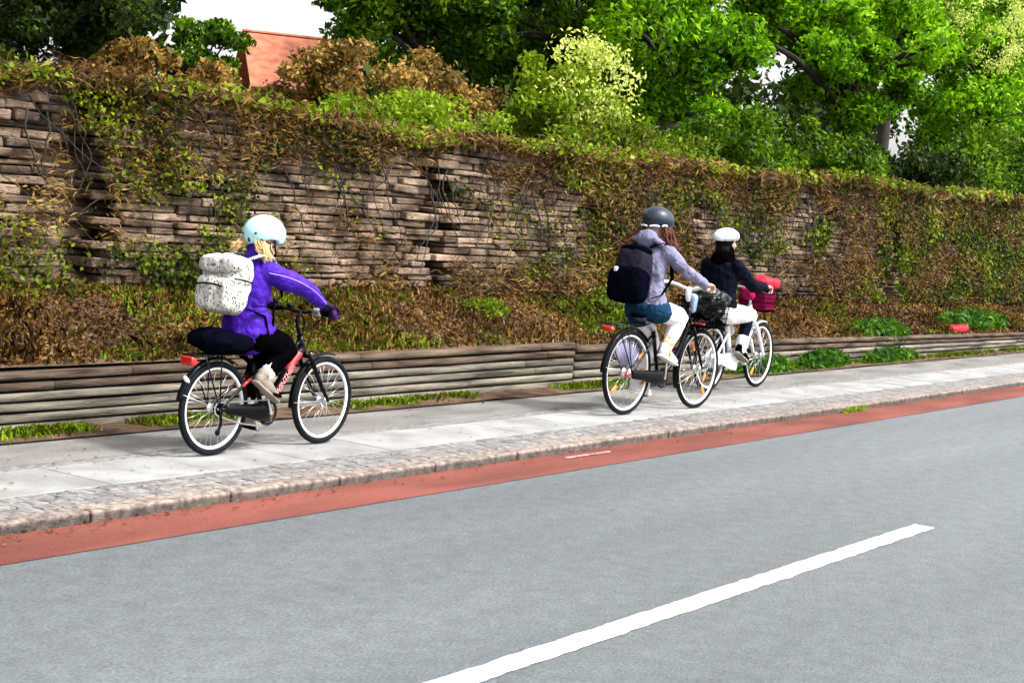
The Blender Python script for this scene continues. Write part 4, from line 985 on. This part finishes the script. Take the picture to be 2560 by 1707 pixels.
q.build('frame', M['white_paint'], b3)
q = MB(); q.tube([(.79, 0, .86), (.765, 0, .98)], .014, n=12); q.loft([(.84, -.055, .67, .022), (.84, .055, .67, .022)], n=10)
for y in (-1, 1): q.tube([(.84, y*.052, .675), (.91, y*.055, .60), (1.02, y*.055, .45), (wb3, y*.055, r3)], [.022, .021, .018, .014], n=10, sm=1)
q.build('fork', M['white_paint'], b3)
MB().tube([(.77, 0, .96), (.755, 0, 1.02)], .016, n=10).build('stem', M['steel'], b3)
grips_bar(b3, [(.755, 0, 1.02), (.76, .06, 1.03), (.74, .16, 1.04), (.69, .23, 1.03), (.60, .26, 1.02)], M['steel'], M['blackmat'], .012, .11)
mudguard(b3, 0, r3, R(45), R(175), M['black'], wd=.026); mudguard(b3, wb3, r3, R(75), R(195), M['white_paint'], wd=.030)
saddle(b3, .12, .76, M['blackmat'], (.29, 0, .66))
rack(b3, -.33, .16, .70, .06, M['black'], (0, r3))
rl = MB(); rl.sbox((-.30, 0, .668), (.05, .12, .04), .6); rl.build('rear_light', M['red_lens'], b3)
crankset(b3, BB3, R(60), .15, .085)
MB().loft([(0, -.062, r3-.005, .05, .012), (.14, -.064, .325, .055, .013), (.34, -.066, .30, .085, .014), (.46, -.066, .295, .095, .014)], n=16, A=(0, 0, 1)).build('chain_cover', M['white_paint'], b3)
basket(b3, (.95, 0, .94), (.28, .34, .28), M['blackmat'])
q = MB(); q.box((.95, 0, .935), (.245, .30, .25)); q.build('basket_lining', M['magenta'], b3, bevel=.02, seg=2)
rbg = MB(); rbg.sbox((.94, -.01, 1.085), (.34, .40, .115), .6); rbg.ell((.87, -.08, 1.10), (.12, .12, .065)); o = rbg.blob('bag', M['red_cloth'], None, .008, 3, .03, .07)
o.location = (14.394, 7.228, TZ); tag(o, 'bright red bag lying on top of the front basket of the dark jacketed rider', 'bag')
rbg = MB(); rbg.sbox((.66, -.02, .985), (.11, .13, .09), .6); rbg.ell((.67, -.04, .95), (.06, .06, .04)); o = rbg.blob('bag', M['magenta'], None, .008, 3, .03, .05)
o.location = (14.394, 7.228, TZ); tag(o, 'small dark pink bag hanging behind the handlebar of the dark jacketed rider', 'bag')

p3 = empty('person', (14.394, 7.228, TZ)); tag(p3, 'person in dark padded jacket, white skirt and white helmet cycling farthest to the right', 'person')
bd = MB(); PP = head(bd, (.125, 0, 1.475), 1.0, .05); bd.yaw(.10, 0, R(-14))
bd.loft([(.09, 0, 1.27, .058), (.10, 0, 1.40, .05)], n=12)
bd.loft([(.08, 0, .80, .15, .10), (.08, 0, 1.0, .12, .085), (.09, 0, 1.22, .14, .085)], n=14, A=(0, 1, 0))
gR = (.640, -.245, 1.03); gL = (.640, .245, 1.03)
eR = (.30, -.255, 1.06); wR = (.555, -.25, 1.065); eL = (.30, .255, 1.06); wL = (.555, .25, 1.065)
for s, e_, w_ in ((-1, eR, wR), (1, eL, wL)): limb(bd, (.10, s*.165, 1.26), e_, w_, (.045, .042, .036, .034, .024))
kR = (.535, -.11, .77); aR = (.40, -.13, .43); kL = (.50, .11, .60); aL = (.27, .13, .25)
for s, k_, a_ in ((-1, kR, aR), (1, kL, aL)): limb(bd, (.08, s*.09, .79), k_, a_, (.08, .075, .055, .05, .035))
hand(bd, gR, wR, -1, 1.12); hand(bd, gL, wL, 1, 1.12)
bd.blob('body', M['skin'], p3, .006, 2)
jk = MB()
jk.loft([(.09, 0, .79, .19, .155), (.085, 0, .88, .18, .15), (.08, 0, 1.0, .165, .135), (.085, 0, 1.13, .18, .135), (.09, 0, 1.23, .18, .115), (.095, 0, 1.29, .13, .09), (.10, 0, 1.32, .085, .075)], n=24, A=(0, 1, 0))
for s, e_, w_ in ((-1, eR, wR), (1, eL, wL)):
    a = Vector((.095, s*.155, 1.24)); e2 = Vector(e_); w2 = Vector(w_)
    jk.loft([(*a, .078), (*a.lerp(e2, .35), .072), (*a.lerp(e2, .8), .062), (*e2, .060), (*e2.lerp(w2, .4), .055), (*e2.lerp(w2, .85), .045), (*w2, .040)], n=18)
jk.blob('jacket', M['navy_cloth'], p3, .006, 4, .03, .07)
q = MB(); q.loft([(.095, -.0, 1.285, .135, .115), (.10, 0, 1.33, .125, .105), (.105, 0, 1.375, .10, .085)], n=20, A=(0, 1, 0)); q.blob('scarf', M['black_cloth'], p3, .006, 3, .03, .05)
q = MB(); q.ell((.080, 0, 1.485), (.098, .090, .095)); q.ell((.05, 0, 1.41), (.07, .075, .06)); q.blob('hair', M['dark_hair'], p3, .006, 2, .012, .03)
q = MB(); h0 = Vector((.07, 0, .775))
for s, k_ in ((-1, kR), (1, kL)):
    h2 = Vector((.07, s*.085, .785)); k2 = Vector(k_)
    q.loft([(*h2, .115), (*h2.lerp(k2, .5), .098), (*h2.lerp(k2, .9), .088), (*(k2+Vector((.035, 0, -.01))), .080)], n=16)
q.loft([(.10, -.04, .775, .15, .085), (.30, -.04, .765, .15, .07), (.52, -.04, .745, .13, .06)], n=16, A=(0, 1, 0))
q.loft([(.585, -.10, .80, .07, .03), (.60, -.10, .70, .07, .02)], n=12, A=(0, 1, 0))
q.blob('skirt', M['white_cloth'], p3, .007, 3, .016, .07)
q = MB()
for s, k_, a_ in ((-1, kR, aR), (1, kL, aL)):
    k2 = Vector(k_); a2 = Vector(a_); q.loft([(*k2, .062), (*k2.lerp(a2, .3), .060), (*k2.lerp(a2, .6), .054), (*k2.lerp(a2, .98), .040)], n=16)
q.blob('leggings', M['navy_cloth'], p3, .006, 3, .008, .05)
q = MB()
for s, k_, a_ in ((-1, kR, aR), (1, kL, aL)): MB().loft([(*Vector(k_).lerp(Vector(a_), .72), .062), (*Vector(a_), .056)], n=14).build('ankle_cuff', M['white_cloth'], p3)
shoe(p3, (.30, .395), (.545, .285), -.13, M['black_cloth'], M['beige'], 1.05, shaft=(.385, .44))
shoe(p3, (.225, .155), (.49, .13), .13, M['black_cloth'], M['beige'], 1.05, shaft=(.27, .25))
hl = MB(); cut = lambda x: -.028
hl.ell((.105, 0, 1.530), (.180, .118, .088), rot=(0, -.10, 0), n=32, m_=22, cut=cut)
helm = hl.blob('helmet', M['pearl'], p3, .004, 4)
q = MB()
for s in (-1, 1): q.loft([(-.04, s*.06, 1.505, .012, .012), (.04, s*.106, 1.518, .012, .015), (.14, s*.112, 1.530, .012, .015), (.235, s*.06, 1.53, .012, .012)], n=8)
q.build('helmet_rim', M['bluegrey'], helm)
q = MB()
for yy in (-.05, .05): MB().loft([(-.01, yy, 1.585, .005, .006), (.10, yy, 1.602, .006, .006), (.19, yy, 1.590, .005, .006)], n=8).build('vent', M['bluegrey'], helm)
